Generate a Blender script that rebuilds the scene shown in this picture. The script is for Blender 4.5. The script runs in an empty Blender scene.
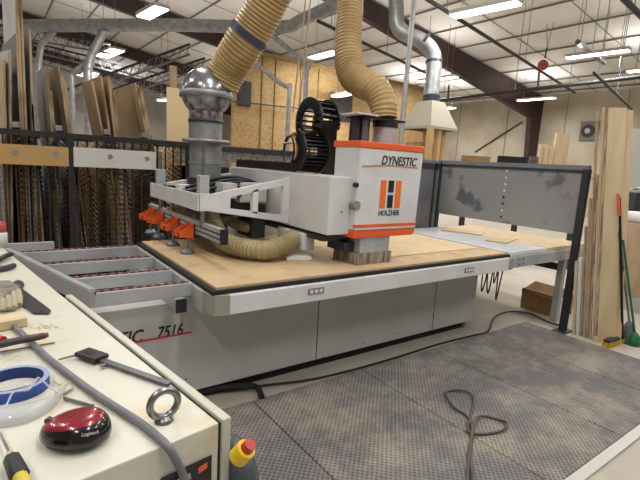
import bpy, math, random
from mathutils import Vector, Matrix
random.seed(7)
COL = bpy.context.scene.collection
PI = math.pi
# ------------------------------------------------------------------ camera
F = 453.0; YAW, PIT, ROL = math.radians(53.5), math.radians(9.6), math.radians(3.4); H = 1.70
cf = Vector((math.cos(YAW)*math.cos(PIT), math.sin(YAW)*math.cos(PIT), -math.sin(PIT)))
_r = Vector((math.sin(YAW), -math.cos(YAW), 0)); _u = _r.cross(cf)
cr = _r*math.cos(ROL)+_u*math.sin(ROL); cu = -_r*math.sin(ROL)+_u*math.cos(ROL)
C0 = Vector((0, 0, H))
cam = bpy.data.cameras.new('camera'); camo = bpy.data.objects.new('camera', cam); COL.objects.link(camo)
cam.sensor_width = 36; cam.lens = F/640*36; cam.clip_start = .02; cam.clip_end = 200
M4 = Matrix((cr, cu, -cf)).transposed().to_4x4(); M4.translation = C0; camo.matrix_world = M4
bpy.context.scene.camera = camo
# survey helpers: where a sight line meets a known real plane
def ray(x, y): return cf+cr*((x-320)/F)-cu*((y-240)/F)
def Zp(x, y, z): d = ray(x, y); return C0+d*((z-H)/d.z)
def Xp(x, y, X): d = ray(x, y); return C0+d*(X/d.x)
def Yp(x, y, Y): d = ray(x, y); return C0+d*(Y/d.y)
def Dp(x, y, d): return C0+ray(x, y)*d
def V(*a): return Vector(a)

# ------------------------------------------------------------------ materials
def srgb(c):
    if isinstance(c, str):
        c = tuple(int(c[i:i+2], 16)/255 for i in (0, 2, 4))
    return tuple(((v/12.92) if v <= .04045 else ((v+.055)/1.055)**2.4) for v in c)+(1,)
MATS = {}
def mat(name, col, rough=.6, metal=0, col2=None, scale=6, detail=4, amt=(.4, .65), bump=0, bscale=60,
        emit=0, alpha=1, stretch=None, trans=0, coat=0, col3=None, scale3=1.5, amt3=(.55, .7)):
    if name in MATS: return MATS[name]
    m = bpy.data.materials.new(name); m.use_nodes = True; nt = m.node_tree; N = nt.nodes; L = nt.links
    b = N['Principled BSDF']; c = srgb(col)
    b.inputs['Base Color'].default_value = c; b.inputs['Roughness'].default_value = rough; b.inputs['Metallic'].default_value = metal
    b.inputs['Alpha'].default_value = alpha
    b.inputs['Transmission Weight'].default_value = trans
    b.inputs['Coat Weight'].default_value = coat
    if emit:
        b.inputs['Emission Color'].default_value = c; b.inputs['Emission Strength'].default_value = emit
    tc = N.new('ShaderNodeTexCoord'); mp = N.new('ShaderNodeMapping'); L.new(tc.outputs['Object'], mp.inputs[0])
    if stretch: mp.inputs['Scale'].default_value = stretch
    def noise(s, d):
        n = N.new('ShaderNodeTexNoise'); n.inputs['Scale'].default_value = s; n.inputs['Detail'].default_value = d
        L.new(mp.outputs[0], n.inputs['Vector']); return n
    def ramp(src, a, bb):
        r = N.new('ShaderNodeMapRange'); r.inputs[1].default_value = a; r.inputs[2].default_value = bb
        L.new(src, r.inputs[0]); return r.outputs[0]
    out = None
    if col2:
        mx = N.new('ShaderNodeMix'); mx.data_type = 'RGBA'
        mx.inputs['A'].default_value = c; mx.inputs['B'].default_value = srgb(col2)
        L.new(ramp(noise(scale, detail).outputs['Fac'], *amt), mx.inputs['Factor']); out = mx.outputs['Result']
        if col3:
            m3 = N.new('ShaderNodeMix'); m3.data_type = 'RGBA'; L.new(out, m3.inputs['A']); m3.inputs['B'].default_value = srgb(col3)
            L.new(ramp(noise(scale3, 6).outputs['Fac'], *amt3), m3.inputs['Factor']); out = m3.outputs['Result']
        L.new(out, b.inputs['Base Color'])
    if bump:
        bp = N.new('ShaderNodeBump'); bp.inputs['Strength'].default_value = bump; bp.inputs['Distance'].default_value = .02
        L.new(noise(bscale, 4).outputs['Fac'], bp.inputs['Height']); L.new(bp.outputs[0], b.inputs['Normal'])
    MATS[name] = m; return m

# ------------------------------------------------------------------ mesh builder
def frame_from(d):
    d = d.normalized(); a = V(0, 0, 1) if abs(d.z) < .9 else V(1, 0, 0)
    u = d.cross(a).normalized(); return u, d.cross(u).normalized()
class MB:
    def __init__(s): s.v = []; s.f = []; s.sm = []
    def _add(s, vs, fs, sm=False):
        o = len(s.v); s.v += [tuple(v) for v in vs]
        for f in fs: s.f.append([i+o for i in f]); s.sm.append(sm)
        return s
    def box(s, a, b):
        x0, x1 = sorted((a[0], b[0])); y0, y1 = sorted((a[1], b[1])); z0, z1 = sorted((a[2], b[2]))
        vs = [(x, y, z) for z in (z0, z1) for y in (y0, y1) for x in (x0, x1)]
        return s._add(vs, [(0, 2, 3, 1), (4, 5, 7, 6), (0, 1, 5, 4), (1, 3, 7, 5), (3, 2, 6, 7), (2, 0, 4, 6)])
    def obox(s, c, ax, ay, az):     # half axis vectors
        c = Vector(c); vs = [c+ax*i+ay*j+az*k for k in (-1, 1) for j in (-1, 1) for i in (-1, 1)]
        return s._add(vs, [(0, 2, 3, 1), (4, 5, 7, 6), (0, 1, 5, 4), (1, 3, 7, 5), (3, 2, 6, 7), (2, 0, 4, 6)])
    def bar(s, p, q, w, h, up=None):
        p = Vector(p); q = Vector(q); d = (q-p); up = up or V(0, 0, 1)
        if abs(d.normalized().dot(up)) > .98: up = V(0, 1, 0)
        side = d.cross(up).normalized(); u = side.cross(d).normalized()
        return s.obox((p+q)/2, d/2, side*w/2, u*h/2)
    def prism(s, pts, ex):          # planar polygon of 3D points, extruded by vector
        n = len(pts); ex = Vector(ex); vs = [Vector(p) for p in pts]+[Vector(p)+ex for p in pts]
        return s._add(vs, [list(range(n))[::-1], list(range(n, 2*n))]+[(i, (i+1) % n, n+(i+1) % n, n+i) for i in range(n)])
    def tube(s, pts, r, n=12, cap=True, smooth=True):
        pts = [Vector(p) for p in pts]; m = len(pts); rf = r if callable(r) else (lambda i: r)
        ds = [(pts[min(i+1, m-1)]-pts[max(i-1, 0)]).normalized() for i in range(m)]
        u, w = frame_from(ds[0]); vs = []
        for i in range(m):
            u = (u-ds[i]*u.dot(ds[i])).normalized(); w = ds[i].cross(u)
            for k in range(n):
                a = 2*PI*k/n; vs.append(pts[i]+(u*math.cos(a)+w*math.sin(a))*rf(i))
        fs = [(i*n+k, i*n+(k+1) % n, (i+1)*n+(k+1) % n, (i+1)*n+k) for i in range(m-1) for k in range(n)]
        s._add(vs, fs, smooth)
        if cap:
            s._add([vs[k] for k in range(n)], [list(range(n))[::-1]]); s._add([vs[(m-1)*n+k] for k in range(n)], [list(range(n))])
        return s
    def cyl(s, p, q, r, r2=None, n=20, smooth=True):
        r2 = r if r2 is None else r2
        return s.tube([p, q], lambda i: (r, r2)[i], n, True, smooth)
    def lathe(s, c, axis, prof, n=24):   # prof: (dist along axis, radius)
        c = Vector(c); axis = Vector(axis).normalized()
        u, w = frame_from(axis); m = len(prof)
        vs = [c+axis*h+(u*math.cos(2*PI*k/n)+w*math.sin(2*PI*k/n))*max(r, 1e-4) for h, r in prof for k in range(n)]
        return s._add(vs, [(i*n+k, i*n+(k+1) % n, (i+1)*n+(k+1) % n, (i+1)*n+k) for i in range(m-1) for k in range(n)], True)
    def torus(s, c, axis, R, r, n=32, m=12):
        u, w = frame_from(Vector(axis)); c = Vector(c)
        pts = [c+(u*math.cos(2*PI*k/n)+w*math.sin(2*PI*k/n))*R for k in range(n+1)]
        return s.tube(pts, r, m, False)
    def build(s, name, m, parent=None, bev=0, seg=2):
        # mesh is centred on its own bottom so that the object's origin lies at its base
        xs, ys, zs = zip(*s.v); o = V((min(xs)+max(xs))/2, (min(ys)+max(ys))/2, min(zs))
        me = bpy.data.meshes.new(name); me.from_pydata([(a-o.x, b-o.y, c-o.z) for a, b, c in s.v], [], s.f)
        me.polygons.foreach_set('use_smooth', s.sm); me.validate(); me.update()
        import bmesh as bm_
        b = bm_.new(); b.from_mesh(me); bm_.ops.recalc_face_normals(b, faces=b.faces); b.to_mesh(me); b.free()
        me.materials.append(m)
        ob = bpy.data.objects.new(name, me); COL.objects.link(ob); ob.location = o
        if parent: setpar(ob, parent)
        if bev:
            k = ob.modifiers.new('bevel', 'BEVEL'); k.width = bev; k.segments = seg; k.limit_method = 'ANGLE'
        return ob
def world_loc(o):
    p = o.location.copy()
    while o.parent: o = o.parent; p = o.location+p
    return p
def setpar(ob, parent):
    ob.location = ob.location-world_loc(parent); ob.parent = parent
def tag(o, label=None, cat=None, group=None, kind=None):
    if label: o['label'] = label
    if cat: o['category'] = cat
    if group: o['group'] = group
    if kind: o['kind'] = kind
    return o
def thing(name, loc, label, cat, group=None):
    o = bpy.data.objects.new(name, None); o.empty_display_size = .1; COL.objects.link(o); o.location = loc
    return tag(o, label, cat, group)
def spline(pts, n=8):
    P = [Vector(p) for p in pts]; P = [P[0]*2-P[1]]+P+[P[-1]*2-P[-2]]; out = []
    for i in range(1, len(P)-2):
        for k in range(n):
            t = k/n; a, b, c, d = P[i-1:i+3]
            out.append(.5*((2*b)+(c-a)*t+(2*a-5*b+4*c-d)*t*t+(3*b-a-3*c+d)*t**3))
    out.append(P[-2]); return out
def resample(pts, step):
    out = [pts[0]]; acc = 0
    for a, b in zip(pts, pts[1:]):
        L = (b-a).length; t = step-acc
        while t <= L: out.append(a.lerp(b, t/L)); t += step
        acc = L-(t-step)
    return out
def text(name, s, m, parent, origin, xd, yd, size, off=.002, shear=0, thick=.0015, width=None):
    cu_ = bpy.data.curves.new(name, 'FONT'); cu_.body = s; cu_.size = size; cu_.extrude = thick; cu_.shear = shear; cu_.resolution_u = 3; cu_.offset = size*.012
    t = bpy.data.objects.new(name, cu_); COL.objects.link(t); dg = bpy.context.evaluated_depsgraph_get(); dg.update()
    me = bpy.data.meshes.new_from_object(t.evaluated_get(dg)); bpy.data.objects.remove(t); bpy.data.curves.remove(cu_)
    xd = Vector(xd).normalized(); yd = Vector(yd).normalized(); zd = xd.cross(yd)
    if width:
        w = max(v.co.x for v in me.vertices)-min(v.co.x for v in me.vertices); k = width/w
        for v in me.vertices: v.co.x *= k
    for v in me.vertices: v.co = xd*v.co.x+yd*v.co.y+zd*(v.co.z+off)
    me.materials.clear(); me.materials.append(m); me.name = name
    o = bpy.data.objects.new(name, me); COL.objects.link(o); o.location = Vector(origin); setpar(o, parent); return o

# palette
white_paint = mat('white paint', 'D6D6D6', .45, col2='CBCBCA', scale=4, bump=.02)
grey_paint = mat('grey paint', 'A9A9A8', .5, col2='A0A09E', scale=3)
base_paint = mat('base paint', 'BDBBB7', .5, col2='B2B0AB', scale=2, amt=(.35, .7))
greenish = mat('corner block paint', '96968A', .55)
alu = mat('aluminium', 'B4B6B8', .42, .25, col2='A6A8AA', scale=8)
steel = mat('steel', '9A9B9C', .3, .95, col2='7A7B7D', scale=10)
galv = mat('galvanised', 'A9AAAA', .48, .7, col2='8A8C8C', scale=9, amt=(.3, .7))
black = mat('black plastic', '17171A', .45)
rubber = mat('black rubber', '141416', .75)
dark_metal = mat('dark grey metal', '3A3D43', .5, .3)
orange = mat('orange paint', 'E2602A', .45)
logo_orange = mat('logo orange', 'EE7420', .5)
logo_black = mat('print black', '1B1B1D', .5)
red_line = mat('red print', 'C23A2C', .5)
mdf = mat('mdf spoilboard', 'C4AA84', .75, col2='BAA07A', scale=3, col3='AE926C', scale3=6)
ply = mat('pale plywood', 'D4C09C', .7, col2='C8B08A', scale=3, stretch=(3, 3, .4))
board_tan = mat('particle board face', 'B8A080', .75, col2='AA9070', scale=5)
board_edge = mat('board edge', 'B8A080', .8, col2='8A7050', scale=30, amt=(.45, .55), stretch=(1, 1, .1))
board_grey = mat('grey melamine', 'A8A59E', .55, col2='9C988F', scale=3)
board_brown = mat('brown board', '9A8468', .7, col2='8A7254', scale=4)
hose_tan = mat('tan flex hose', 'B0935F', .42, col2='9C7E4C', scale=4)
hose_rib = mat('hose wire rib', 'A88A58', .5)
cream = mat('cream enamel', 'D0CEC0', .4, col2='C9C6B6', scale=3, col3='CBBB98', scale3=7, amt3=(.6, .72))
cream_plain = mat('cream enamel side', 'C6C4B6', .42, col2='BEBBAC', scale=3)
maroon = mat('maroon steel', '3A211F', .55, col2='2E1918', scale=3)
cardboard = mat('cardboard', '9C7A50', .8, col2='8C6B44', scale=8)

# ------------------------------------------------------------------ floor
def floor_mat():
    return mat('concrete floor', 'BDB7AA', .55, col2='ADA699', scale=1.3, amt=(.35, .65), bump=.05, bscale=30, col3='C6B89C', scale3=2.2, amt3=(.55, .75))
tag(MB().box((-4, -4, -.1), (24, 42, 0)).build('floor', floor_mat()), kind='structure')

# ------------------------------------------------------------------ ceiling and walls
XW = 22.0
def ceil_z(x): return 5.45+.14*(XW+.7-x)
ins = mat('white insulation', 'DAD5CE', .7, col2='CFC8C0', scale=.9, amt=(.3, .7), bump=.6, bscale=1.6)
tag(MB().prism([(XW+.4, -4, ceil_z(XW+.4)), (XW+.4, 42, ceil_z(XW+.4)), (-8, 42, ceil_z(-8)), (-8, -4, ceil_z(-8))], (0, 0, .1)).build('ceiling', ins), kind='structure')
ins_wall = mat('wall insulation', 'C2B8A6', .7, col2='ADA18C', scale=.8, amt=(.35, .65), bump=.7, bscale=1.5, col3='C0A27A', scale3=.5, amt3=(.6, .75))
tag(MB().box((XW, -4, 0), (XW+.2, 42, ceil_z(XW))).build('wall_right', ins_wall), kind='structure')
tag(MB().box((-8, 42, 0), (XW, 42.2, 11)).build('wall_back', mat('far wall', 'D8D5D0', .8, col2='C6C2BC', scale=.4)), kind='structure')
tag(MB().box((-8.2, -4, 0), (-8, 42, 10)).build('wall_left', mat('left wall', 'A8A49C', .8)), kind='structure')
strap = mat('ceiling strap', '6E6862', .7)
n = 1
for i in range(19):
    x = XW-.6-i*1.55; z = ceil_z(x)-.02
    tag(MB().box((x-.018, -4, z-.05), (x+.018, 42, z)).build('trim_%d' % n, strap), kind='structure'); n += 1
for y in [2, 4.6, 7.2, 9.8, 15.4, 18, 20.6, 25, 30, 35]:
    tag(MB().bar((XW, y, ceil_z(XW)-.03), (-8, y, ceil_z(-8)-.03), .02, .015).build('trim_%d' % n, strap), kind='structure'); n += 1
for i, y in enumerate([3.5, 6, 8.5, 11, 14, 17, 20]):
    tag(MB().box((XW-.03, y-.02, 0), (XW, y+.02, ceil_z(XW)-.02)).build('trim_%d' % n, mat('wall seam', '9A8E7A', .8)), kind='structure'); n += 1
# steel frames: column on right wall plus tapered rafter
for k, (y, lab) in enumerate([(12.3, 'maroon steel column and deep sloping rafter nearest the camera, right of the extraction hood'),
                              (20.7, 'maroon steel roof frame far back behind the horizontal duct'),
                              (28.7, 'maroon steel roof frame further back above the vertical sheets'),
                              (36.7, 'farthest maroon steel roof frame near the end of the hall')]):
    t = thing('roof_portal', (XW-.4, y, 0), lab, 'steel frame')
    MB().prism([(XW-.02, y-.12, 0), (XW-.5, y-.12, 0), (XW-.95, y-.12, 4.7), (XW-.02, y-.12, 5.3)], (0, .24, 0)).build('column', maroon, t)
    b = MB(); x0, x1, x2 = XW-.02, 10.5, -8
    zt = lambda x: ceil_z(x)-.08
    b.prism([(x0, y-.13, zt(x0)), (x1, y-.13, zt(x1)), (x2, y-.13, zt(x2)), (x2, y-.13, zt(x2)-.7), (x1, y-.13, zt(x1)-.62), (XW-.95, y-.13, 4.45), (x0, y-.13, 4.75)], (0, .26, 0))
    b.build('rafter', maroon, t)

# ---- OSB enclosure
def osb():
    m = mat('osb', 'A88A5A', .75, col2='967648', scale=9, amt=(.42, .6), stretch=(1, 1, 1.6), col3='B39A70', scale3=22, amt3=(.55, .65)); return m
t = thing('plywood_partition', (10, 13.6, 0), 'tall particle-board partition room behind the machine with dark openings', 'partition')
MB().box((6.3, 13.5, 0), (15.3, 13.62, 5.0)).build('wall_panel', osb(), t)
for a, b in (((238, 80), (250, 107)), ((330, 92), (350, 122))):
    p = Yp(*a, 13.5); q = Yp(*b, 13.5)
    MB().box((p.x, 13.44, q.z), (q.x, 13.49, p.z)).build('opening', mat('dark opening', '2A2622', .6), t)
for px in (222, 262, 275, 300, 318, 385):
    p = Yp(px, 90, 13.5); MB().box((p.x-.02, 13.46, 0), (p.x+.02, 13.5, 5)).build('stud', mat('stud wood', '94784E', .7), t)
MB().box((6.3, 13.35, 4.95), (15.3, 13.5, 5.05)).build('top_plate', mat('stud wood', '94784E', .7), t)
MB().bar(Yp(222, 100, 13.3), Yp(330, 112, 13.3), .04, .04).build('conduit', dark_metal, t)

# ------------------------------------------------------------------ fixtures
glow = mat('fluorescent diffuser', 'FFFBF2', .5, emit=9)
fix_w = mat('fixture enamel', 'B8B6B0', .5)
def fixture(p, q, w, label, power, group=None):
    p = Vector(p); q = Vector(q); d = (q-p); side = V(-d.y, d.x, 0).normalized()*w/2
    t = thing('ceiling_light', (p+q)/2, label, 'ceiling light', group)
    MB().obox((p+q)/2+V(0, 0, .05), d/2, side, V(0, 0, .035)).build('housing', fix_w, t)
    MB().obox((p+q)/2-V(0, 0, .0), d/2*.97, side*.86, V(0, 0, .012)).build('diffuser', glow, t)
    for k in (.15, .85):
        r = p.lerp(q, k); MB().cyl(r+V(0, 0, .09), V(r.x, r.y, ceil_z(r.x)-.02), .008, n=6).build('hanger', steel, t)
    for up, k in ((0, 1), (1, .42)):  # the second, upward lamp is added to brighten the ceiling
        L = bpy.data.lights.new('lamp', 'AREA'); L.shape = 'RECTANGLE'; L.size = d.length*.95; L.size_y = w*.8; L.energy = power*k; L.color = (1, .985, .965)
        lo = bpy.data.objects.new('lamp', L); COL.objects.link(lo); lo.location = (p+q)/2+V(0, 0, .1 if up else -.03)
        lo.rotation_euler = (PI if up else 0, 0, math.atan2(d.y, d.x)*(-1 if up else 1))
fx = [((452, 17), (520, 3), 4.6, .27, 'long ceiling light at top centre right of the galvanised strut'),
      ((566, 58.5), (630, 50.5), 4.8, .24, 'long ceiling light right of the red hanging disc'),
      ((518, 101), (555, 98), 4.9, .3, 'ceiling light in front of the maroon column'),
      ((420, 82), (457, 77), 5.0, .3, 'ceiling light just right of the extraction hood pipe'),
      ((312, 58.5), (337, 52), 5.0, .4, 'ceiling light left of the hanging tan hose'),
      ((239, 79), (261, 75), 4.6, .36, 'ceiling light in front of the dark partition opening'),
      ((143, 18), (162, 8), 4.7, .34, 'bright ceiling light overlapping the horizontal spiral duct'),
      ((102, 57), (118, 50), 5.0, .5, 'ceiling light under the left end of the horizontal duct'),
      ((82, 76), (94, 73), 5.0, .5, 'small distant ceiling light right of the vertical grey drop pipe'),
      ((334, 97), (351, 94), 4.0, .3, 'low distant ceiling light behind the hanging tan hose'),
      ((440, 110), (454, 108), 4.7, .3, 'faint ceiling light near the wall right of hood'),
      ((160, 101), (169, 100), 3.8, .3, 'tiny distant light left of the silver ball joint')]
for a, b, z, w, lab in fx: fixture(Zp(*a, z), Zp(*b, z), w, lab, 110)
for x in (-2.0, 1.5, 5.0):  # rows out of frame, added to light the foreground
    for y in (-1.5, 1.2, 5.6):
        fixture((x, y-.75, 5.2), (x, y+.75, 5.2), .3, 'unseen long ceiling light over the machine bay', 70, 'unseen ceiling lights over the machine bay')
for x, y in ((11, 1), (16, 1), (17, 6), (-4, 9.5), (-5, 16), (12, 24), (15, 30), (-4, 24), (-5, 33), (8, 36), (17, 16)):  # fixtures added to brighten the far hall and back wall
    L = (V(x, y-.75, 5.2), V(x, y+.75, 5.2))
    fixture(*L, .3, 'long ceiling light added further along the hall', 130 if y < 14 else 220, 'added ceiling lights over the far hall')

# ------------------------------------------------------------------ pipes, ducts
def pipe(name, pts, r, m, label, cat, ribs=0, n=12, group=None, smooth=8, bands=()):
    P = spline(pts, smooth) if len(pts) > 2 else [Vector(p) for p in pts]
    t = MB()
    if ribs:
        P = resample(P, ribs/4); t.tube(P, lambda i: r*(1+.03*(i % 4 == 0)), n)
    else: t.tube(P, r, n)
    if bands:
        e = thing(name, P[0], label, cat, group); t.build('pipe', m, e)
        for p, q in bands: MB().cyl(p, q, r*1.12, n=16).build('clamp_band', dark_metal, e)
        return e
    return tag(t.build(name, m), label, cat, group)
pipe('spiral_duct', [Dp(24, 26, 11), Dp(160, 25, 11), Dp(278, 27, 11), Dp(302, 20, 11), Dp(360, -8, 11)], .148, galv, 'thick horizontal spiral duct under the ceiling, bending up on the right', 'duct', ribs=.3, n=16)
pipe('drop_pipe', [Dp(54, 31, 11), Dp(44, 41, 11), Dp(40, 52, 11), Dp(38, 90, 11), V(*Dp(38, 90, 11).xy, .02)], .075, galv, 'thin drop pipe at left end of the spiral duct, behind the grey sheet', 'duct')
pipe('drop_pipe', [Dp(104, 31, 11), Dp(92, 54, 11), Dp(88, 68, 11), Dp(88, 90, 11), V(*Dp(88, 90, 11).xy, .02)], .1, galv, 'grey spiral drop pipe slanting down from duct beside the twin tan sheets', 'duct', ribs=.12)
pipe('branch_pipe', [Dp(88, 62, 11), Dp(72, 75, 11), Dp(72, 90, 11), V(*Dp(72, 90, 11).xy, .02)], .06, galv, 'narrow branch pipe joined to the slanting drop pipe', 'duct')
pipe('drop_pipe', [Dp(272, 35, 11), Dp(306, 66, 11), Dp(306, 80, 11), V(*Dp(306, 80, 11).xy, .02)], .06, galv, 'grey drop pipe right of the wired hose, before the partition', 'duct')
pipe('drop_pipe', [Dp(250, 59, 10), Dp(280, 83, 10), Dp(289, 88, 10), Dp(289, 98, 10), V(*Dp(289, 98, 10).xy, .02)], .05, galv, 'slim diagonal pipe crossing the partition and turning down', 'duct')
a, b = Dp(431, 56, 9), Dp(435, 64, 9)
pipe('galvanised_exhaust_pipe', [Dp(396, -15, 9), Dp(397, 22, 9), Dp(404, 33, 9), Dp(420, 40, 9), Dp(431, 50, 9), Dp(434, 64, 9), Dp(430, 104, 9)], .15, galv,
     'shiny galvanised pipe with two elbows feeding the extraction hood', 'duct', n=16,
     bands=[(Dp(434, 61, 9), Dp(434, 63, 9)), (Dp(431, 96, 9), Dp(431, 98, 9)), (Dp(424, 40, 9), Dp(426, 41.5, 9))])
# extraction hood
def hood():
    c = Dp(431, 102, 9.0); t = thing('extraction_hood', (c.x, c.y, 2.9), 'cream pyramid extraction hood hanging below the galvanised pipe', 'hood')
    b = MB(); zt = c.z; zb = Dp(431, 127.5, 9).z; r0, r1 = .19, .4
    vs = []
    for z, r in ((zt, r0), (zb, r1), (zb-.05, r1)):
        vs += [(c.x+sx*r, c.y+sy*r, z) for sx, sy in ((-1, -1), (1, -1), (1, 1), (-1, 1))]
    b._add(vs, [(k+i*4, (k+1) % 4+i*4, (k+1) % 4+4+i*4, k+4+i*4) for i in (0, 1) for k in range(4)]+[(0, 1, 2, 3)])
    b.build('canopy', mat('hood cream', 'A39D8C', .5), t)
    MB().cyl((c.x, c.y, zt-.02), (c.x, c.y, zt+.12), .17).build('collar', dark_metal, t)
    for i, (dx, dy) in enumerate(((-.42, -.42), (-.05, -.3), (.2, -.2), (.3, .3))):
        MB().box((c.x+dx-.05, c.y+dy-.05, 0), (c.x+dx+.05, c.y+dy+.05, zb-.04)).build('post', mat('post wood', 'C0A070', .7), t)
    b = MB(); b.box((c.x-.3, c.y-.1, 1.2), (c.x+.1, c.y+.3, zb-.3)); b.build('cabinet_body', mat('hood body', 'A88C5C', .7, col2='8C7248', scale=6), t)
    return t
hood()
pipe('strut_channel', [Dp(415, -8, 5.3), Dp(399.5, 150, 5.3)], .042, galv, 'galvanised strut hanging from the roof right behind the machine head', 'strut', n=4)
for a, b, d, lab in (((306, -4), (293, 112), 7, 'left one of two thin ropes hanging before the partition'), ((311, -4), (299, 112), 7, 'right one of two thin ropes hanging before the partition')):
    pipe('hanging_rope', [Dp(*a, d), Dp(*b, d)], .012, board_brown, lab, 'rope', n=6)
iron = mat('sprinkler pipe', '2E2C2C', .6)
for a, b, z, r, lab in (((424, -3), (575, 93), 4.8, .04, 'black sprinkler pipe running from top centre past the red disc'),
                        ((318, 21), (432, 76), 5.0, .045, 'black sprinkler pipe crossing behind hanging tan hose and strut'),
                        ((432, 101), (642, 76.5), 4.2, .055, 'thick dark pipe running before the maroon column'),
                        ((594, 73), (632, 109), 4.0, .035, 'short black pipe slanting down above board stack'),
                        ((622, -3), (645, 20), 4.6, .05, 'black pipe crossing the top right corner'),
                        ((578, 42), (604, 63), 5.1, .07, 'grey channel carrying the light right of the red disc')):
    p, q = Zp(*a, z), Zp(*b, z); e = thing('overhead_pipe', p, lab, 'pipe'); MB().tube([p, q], r, 8).build('pipe', iron if r < .07 else steel, e)
    for k in (.08, .5, .92):
        h = p.lerp(q, k); MB().cyl(h, V(h.x, h.y, ceil_z(h.x)-.01), .01, n=5).build('hanger_rod', steel, e)
for a, b, z in (((539, 72), (538, 88), 4.6), ((449, 85), (448, 99), 4.4)):
    p = Zp(*a, z); d = (p-C0).dot(cf); pipe('pipe_hanger', [Dp(*a, d), Dp(*b, d)], .03, iron, 'short pipe drop below the black sprinkler pipe ' + ('near red disc' if a[0] > 500 else 'near hood light'), 'pipe', n=8)
# red disc on a chain
p = Dp(543, 65, 10.5)
t = thing('hanging_disc', p, 'red round disc hanging from ceiling on two wires', 'disc')
MB().cyl(p-cf*.03, p+cf*.03, .115, n=24).build('disc', mat('red disc', '9E3E2C', .5, col2='7C2E22', scale=8), t)
MB().tube([Dp(545, 58, 10.5), Dp(547, 48, 10.5)], .02, 6).build('hook', dark_metal, t)
for q in ((547, 24), (554, 22)): MB().tube([Dp(547, 48, 10.5), Dp(*q, 10.5)], .009, 5).build('wire', steel, t)
# left-hand web of roof trusses (open joists seen end-on)
for i, (a, b, d) in enumerate((((-6, 33), (160, 74), 16), ((-6, 44), (165, 90), 20), ((60, 92), (190, 44), 14), ((100, 94), (205, 58), 15), ((-6, 24), (110, 44), 15))):
    t = thing('roof_joist', Dp(*a, d), ('open web joist running behind vertical sheets, lying %s at left' % ('highest', 'second highest', 'steepest rising', 'lower rising', 'at the top')[i]), 'joist')
    p, q = Dp(*a, d), Dp(*b, d); u = V(0, 0, -.3)
    MB().bar(p, q, .06, .06).build('top_chord', dark_metal, t); MB().bar(p+u, q+u, .06, .06).build('bottom_chord', mat('joist grey', '77767A', .6), t)
    w = MB(); K = 16
    for k in range(K):
        s0, s1 = p.lerp(q, k/K), p.lerp(q, (k+.5)/K); s2 = p.lerp(q, (k+1)/K)
        w.tube([s0, s1+u, s2], .018, 5, smooth=False)
    w.build('web', mat('joist grey', '77767A', .6), t)

# ------------------------------------------------------------------ sheet rack at left
YR = 5.3
rack_m = mat('rack dark steel', '2B2A2C', .6, .2)
t = thing('sheet_rack', (.9, YR, 0), 'dark steel rack with expanded metal dividers behind the machine bed', 'rack')
ZR = 1.83
MB().box((-1.2, YR-.02, ZR-.035), (1.95, YR+.04, ZR+.02)).build('top_rail', rack_m, t)
MB().box((-1.2, YR+1.3, ZR-.035), (4.2, YR+1.36, ZR+.035)).build('rear_rail', rack_m, t)
for x in (-1.15, Yp(72, 200, YR).x, 1.93): MB().box((x-.03, YR-.03, 0), (x+.03, YR+.04, ZR)).build('post', rack_m, t)
for x in (-1.15, .7, 1.93): MB().box((x-.03, YR+1.3, 0), (x+.03, YR+1.36, ZR)).build('rear_post', rack_m, t)
MB().box((-1.2, YR, .1), (4.2, YR+1.35, .16)).build('base_shelf', rack_m, t)
MB().box((-1.2, YR+1.4, .16), (4.2, YR+1.42, 1.55)).build('back_sheet', mat('rack back', '221F1E', .8), t)
for i, (ax, bx, yt, yb, mm, lab) in enumerate(((-6, 68.5, 143, 167, mat('tan strip board', 'C09A62', .6), 'tan strip board'), (73.5, 156, 147, 170, mat('white strip board', 'D9D7D2', .45), 'white strip board'))):
    p, q = Yp(ax, 150, YR-.05), Yp(bx, 150, YR-.05); z1 = Yp(ax+10, yt+.5, YR-.05).z; z0 = Yp(ax+10, yb-3, YR-.05).z
    MB().box((p.x, YR-.05, z0-.0), (q.x, YR-.03, z1)).build('strip_board', mm, t)['label'] = lab
    for sx in (.27, .82) if i == 0 else (.42, .88):
        c = V(p.x+(q.x-p.x)*sx, YR-.055, (z0+z1)/2+.02); MB().obox(c, V(.02, 0, .01), V(0, .004, 0), V(-.01, 0, .02)).build('clip_plate', galv, t)
mesh_mats = [mat('mesh bronze', 'C4A274', .5, .1), mat('mesh steel', 'E0E2E4', .4, .1), mat('mesh dark', '94795A', .55, .1), mat('mesh tan', 'DCB880', .5, .1)]
RACK = t
def divider(x, m, yaw, lean=0):
    b = MB(); D = 1.1; Z0, Z1 = .2, ZR-.05; pw, ph = .34, .056
    dy = V(math.sin(yaw), math.cos(yaw), 0); o = V(x, YR+.045, 0); up = V(0, 0, 1); sl = ph/pw
    N = int((Z1-Z0+D*sl)/ph)
    nrm = V(dy.y, -dy.x, 0)
    for s in (1, -1):
        for k in range(N+1):
            # line z = z0 + s*sl*y
            z0 = Z0+k*ph-(D*sl if s > 0 else 0)
            if s > 0: ya, yb = max(0, (Z0-z0)/sl), min(D, (Z1-z0)/sl); za, zb = z0+sl*ya, z0+sl*yb
            else: ya, yb = max(0, (z0-Z1)/sl), min(D, (z0-Z0)/sl); za, zb = z0-sl*ya, z0-sl*yb
            if yb-ya < .01: continue
            p, q = o+dy*ya+up*za, o+dy*yb+up*zb; p.x += lean*(p.z-1.75); q.x += lean*(q.z-1.75); d = (q-p).normalized(); w = up*.007
            b._add([p-w-nrm*.003, p+w+nrm*.003, q+w+nrm*.003, q-w-nrm*.003], [(0, 1, 2, 3)])
    return b.build('mesh_divider', m, RACK)
xs = [-.02, .12, .26, .4, .86, .95, 1.2, 1.29, 1.6, 1.7, 1.78, 1.86]
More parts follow.
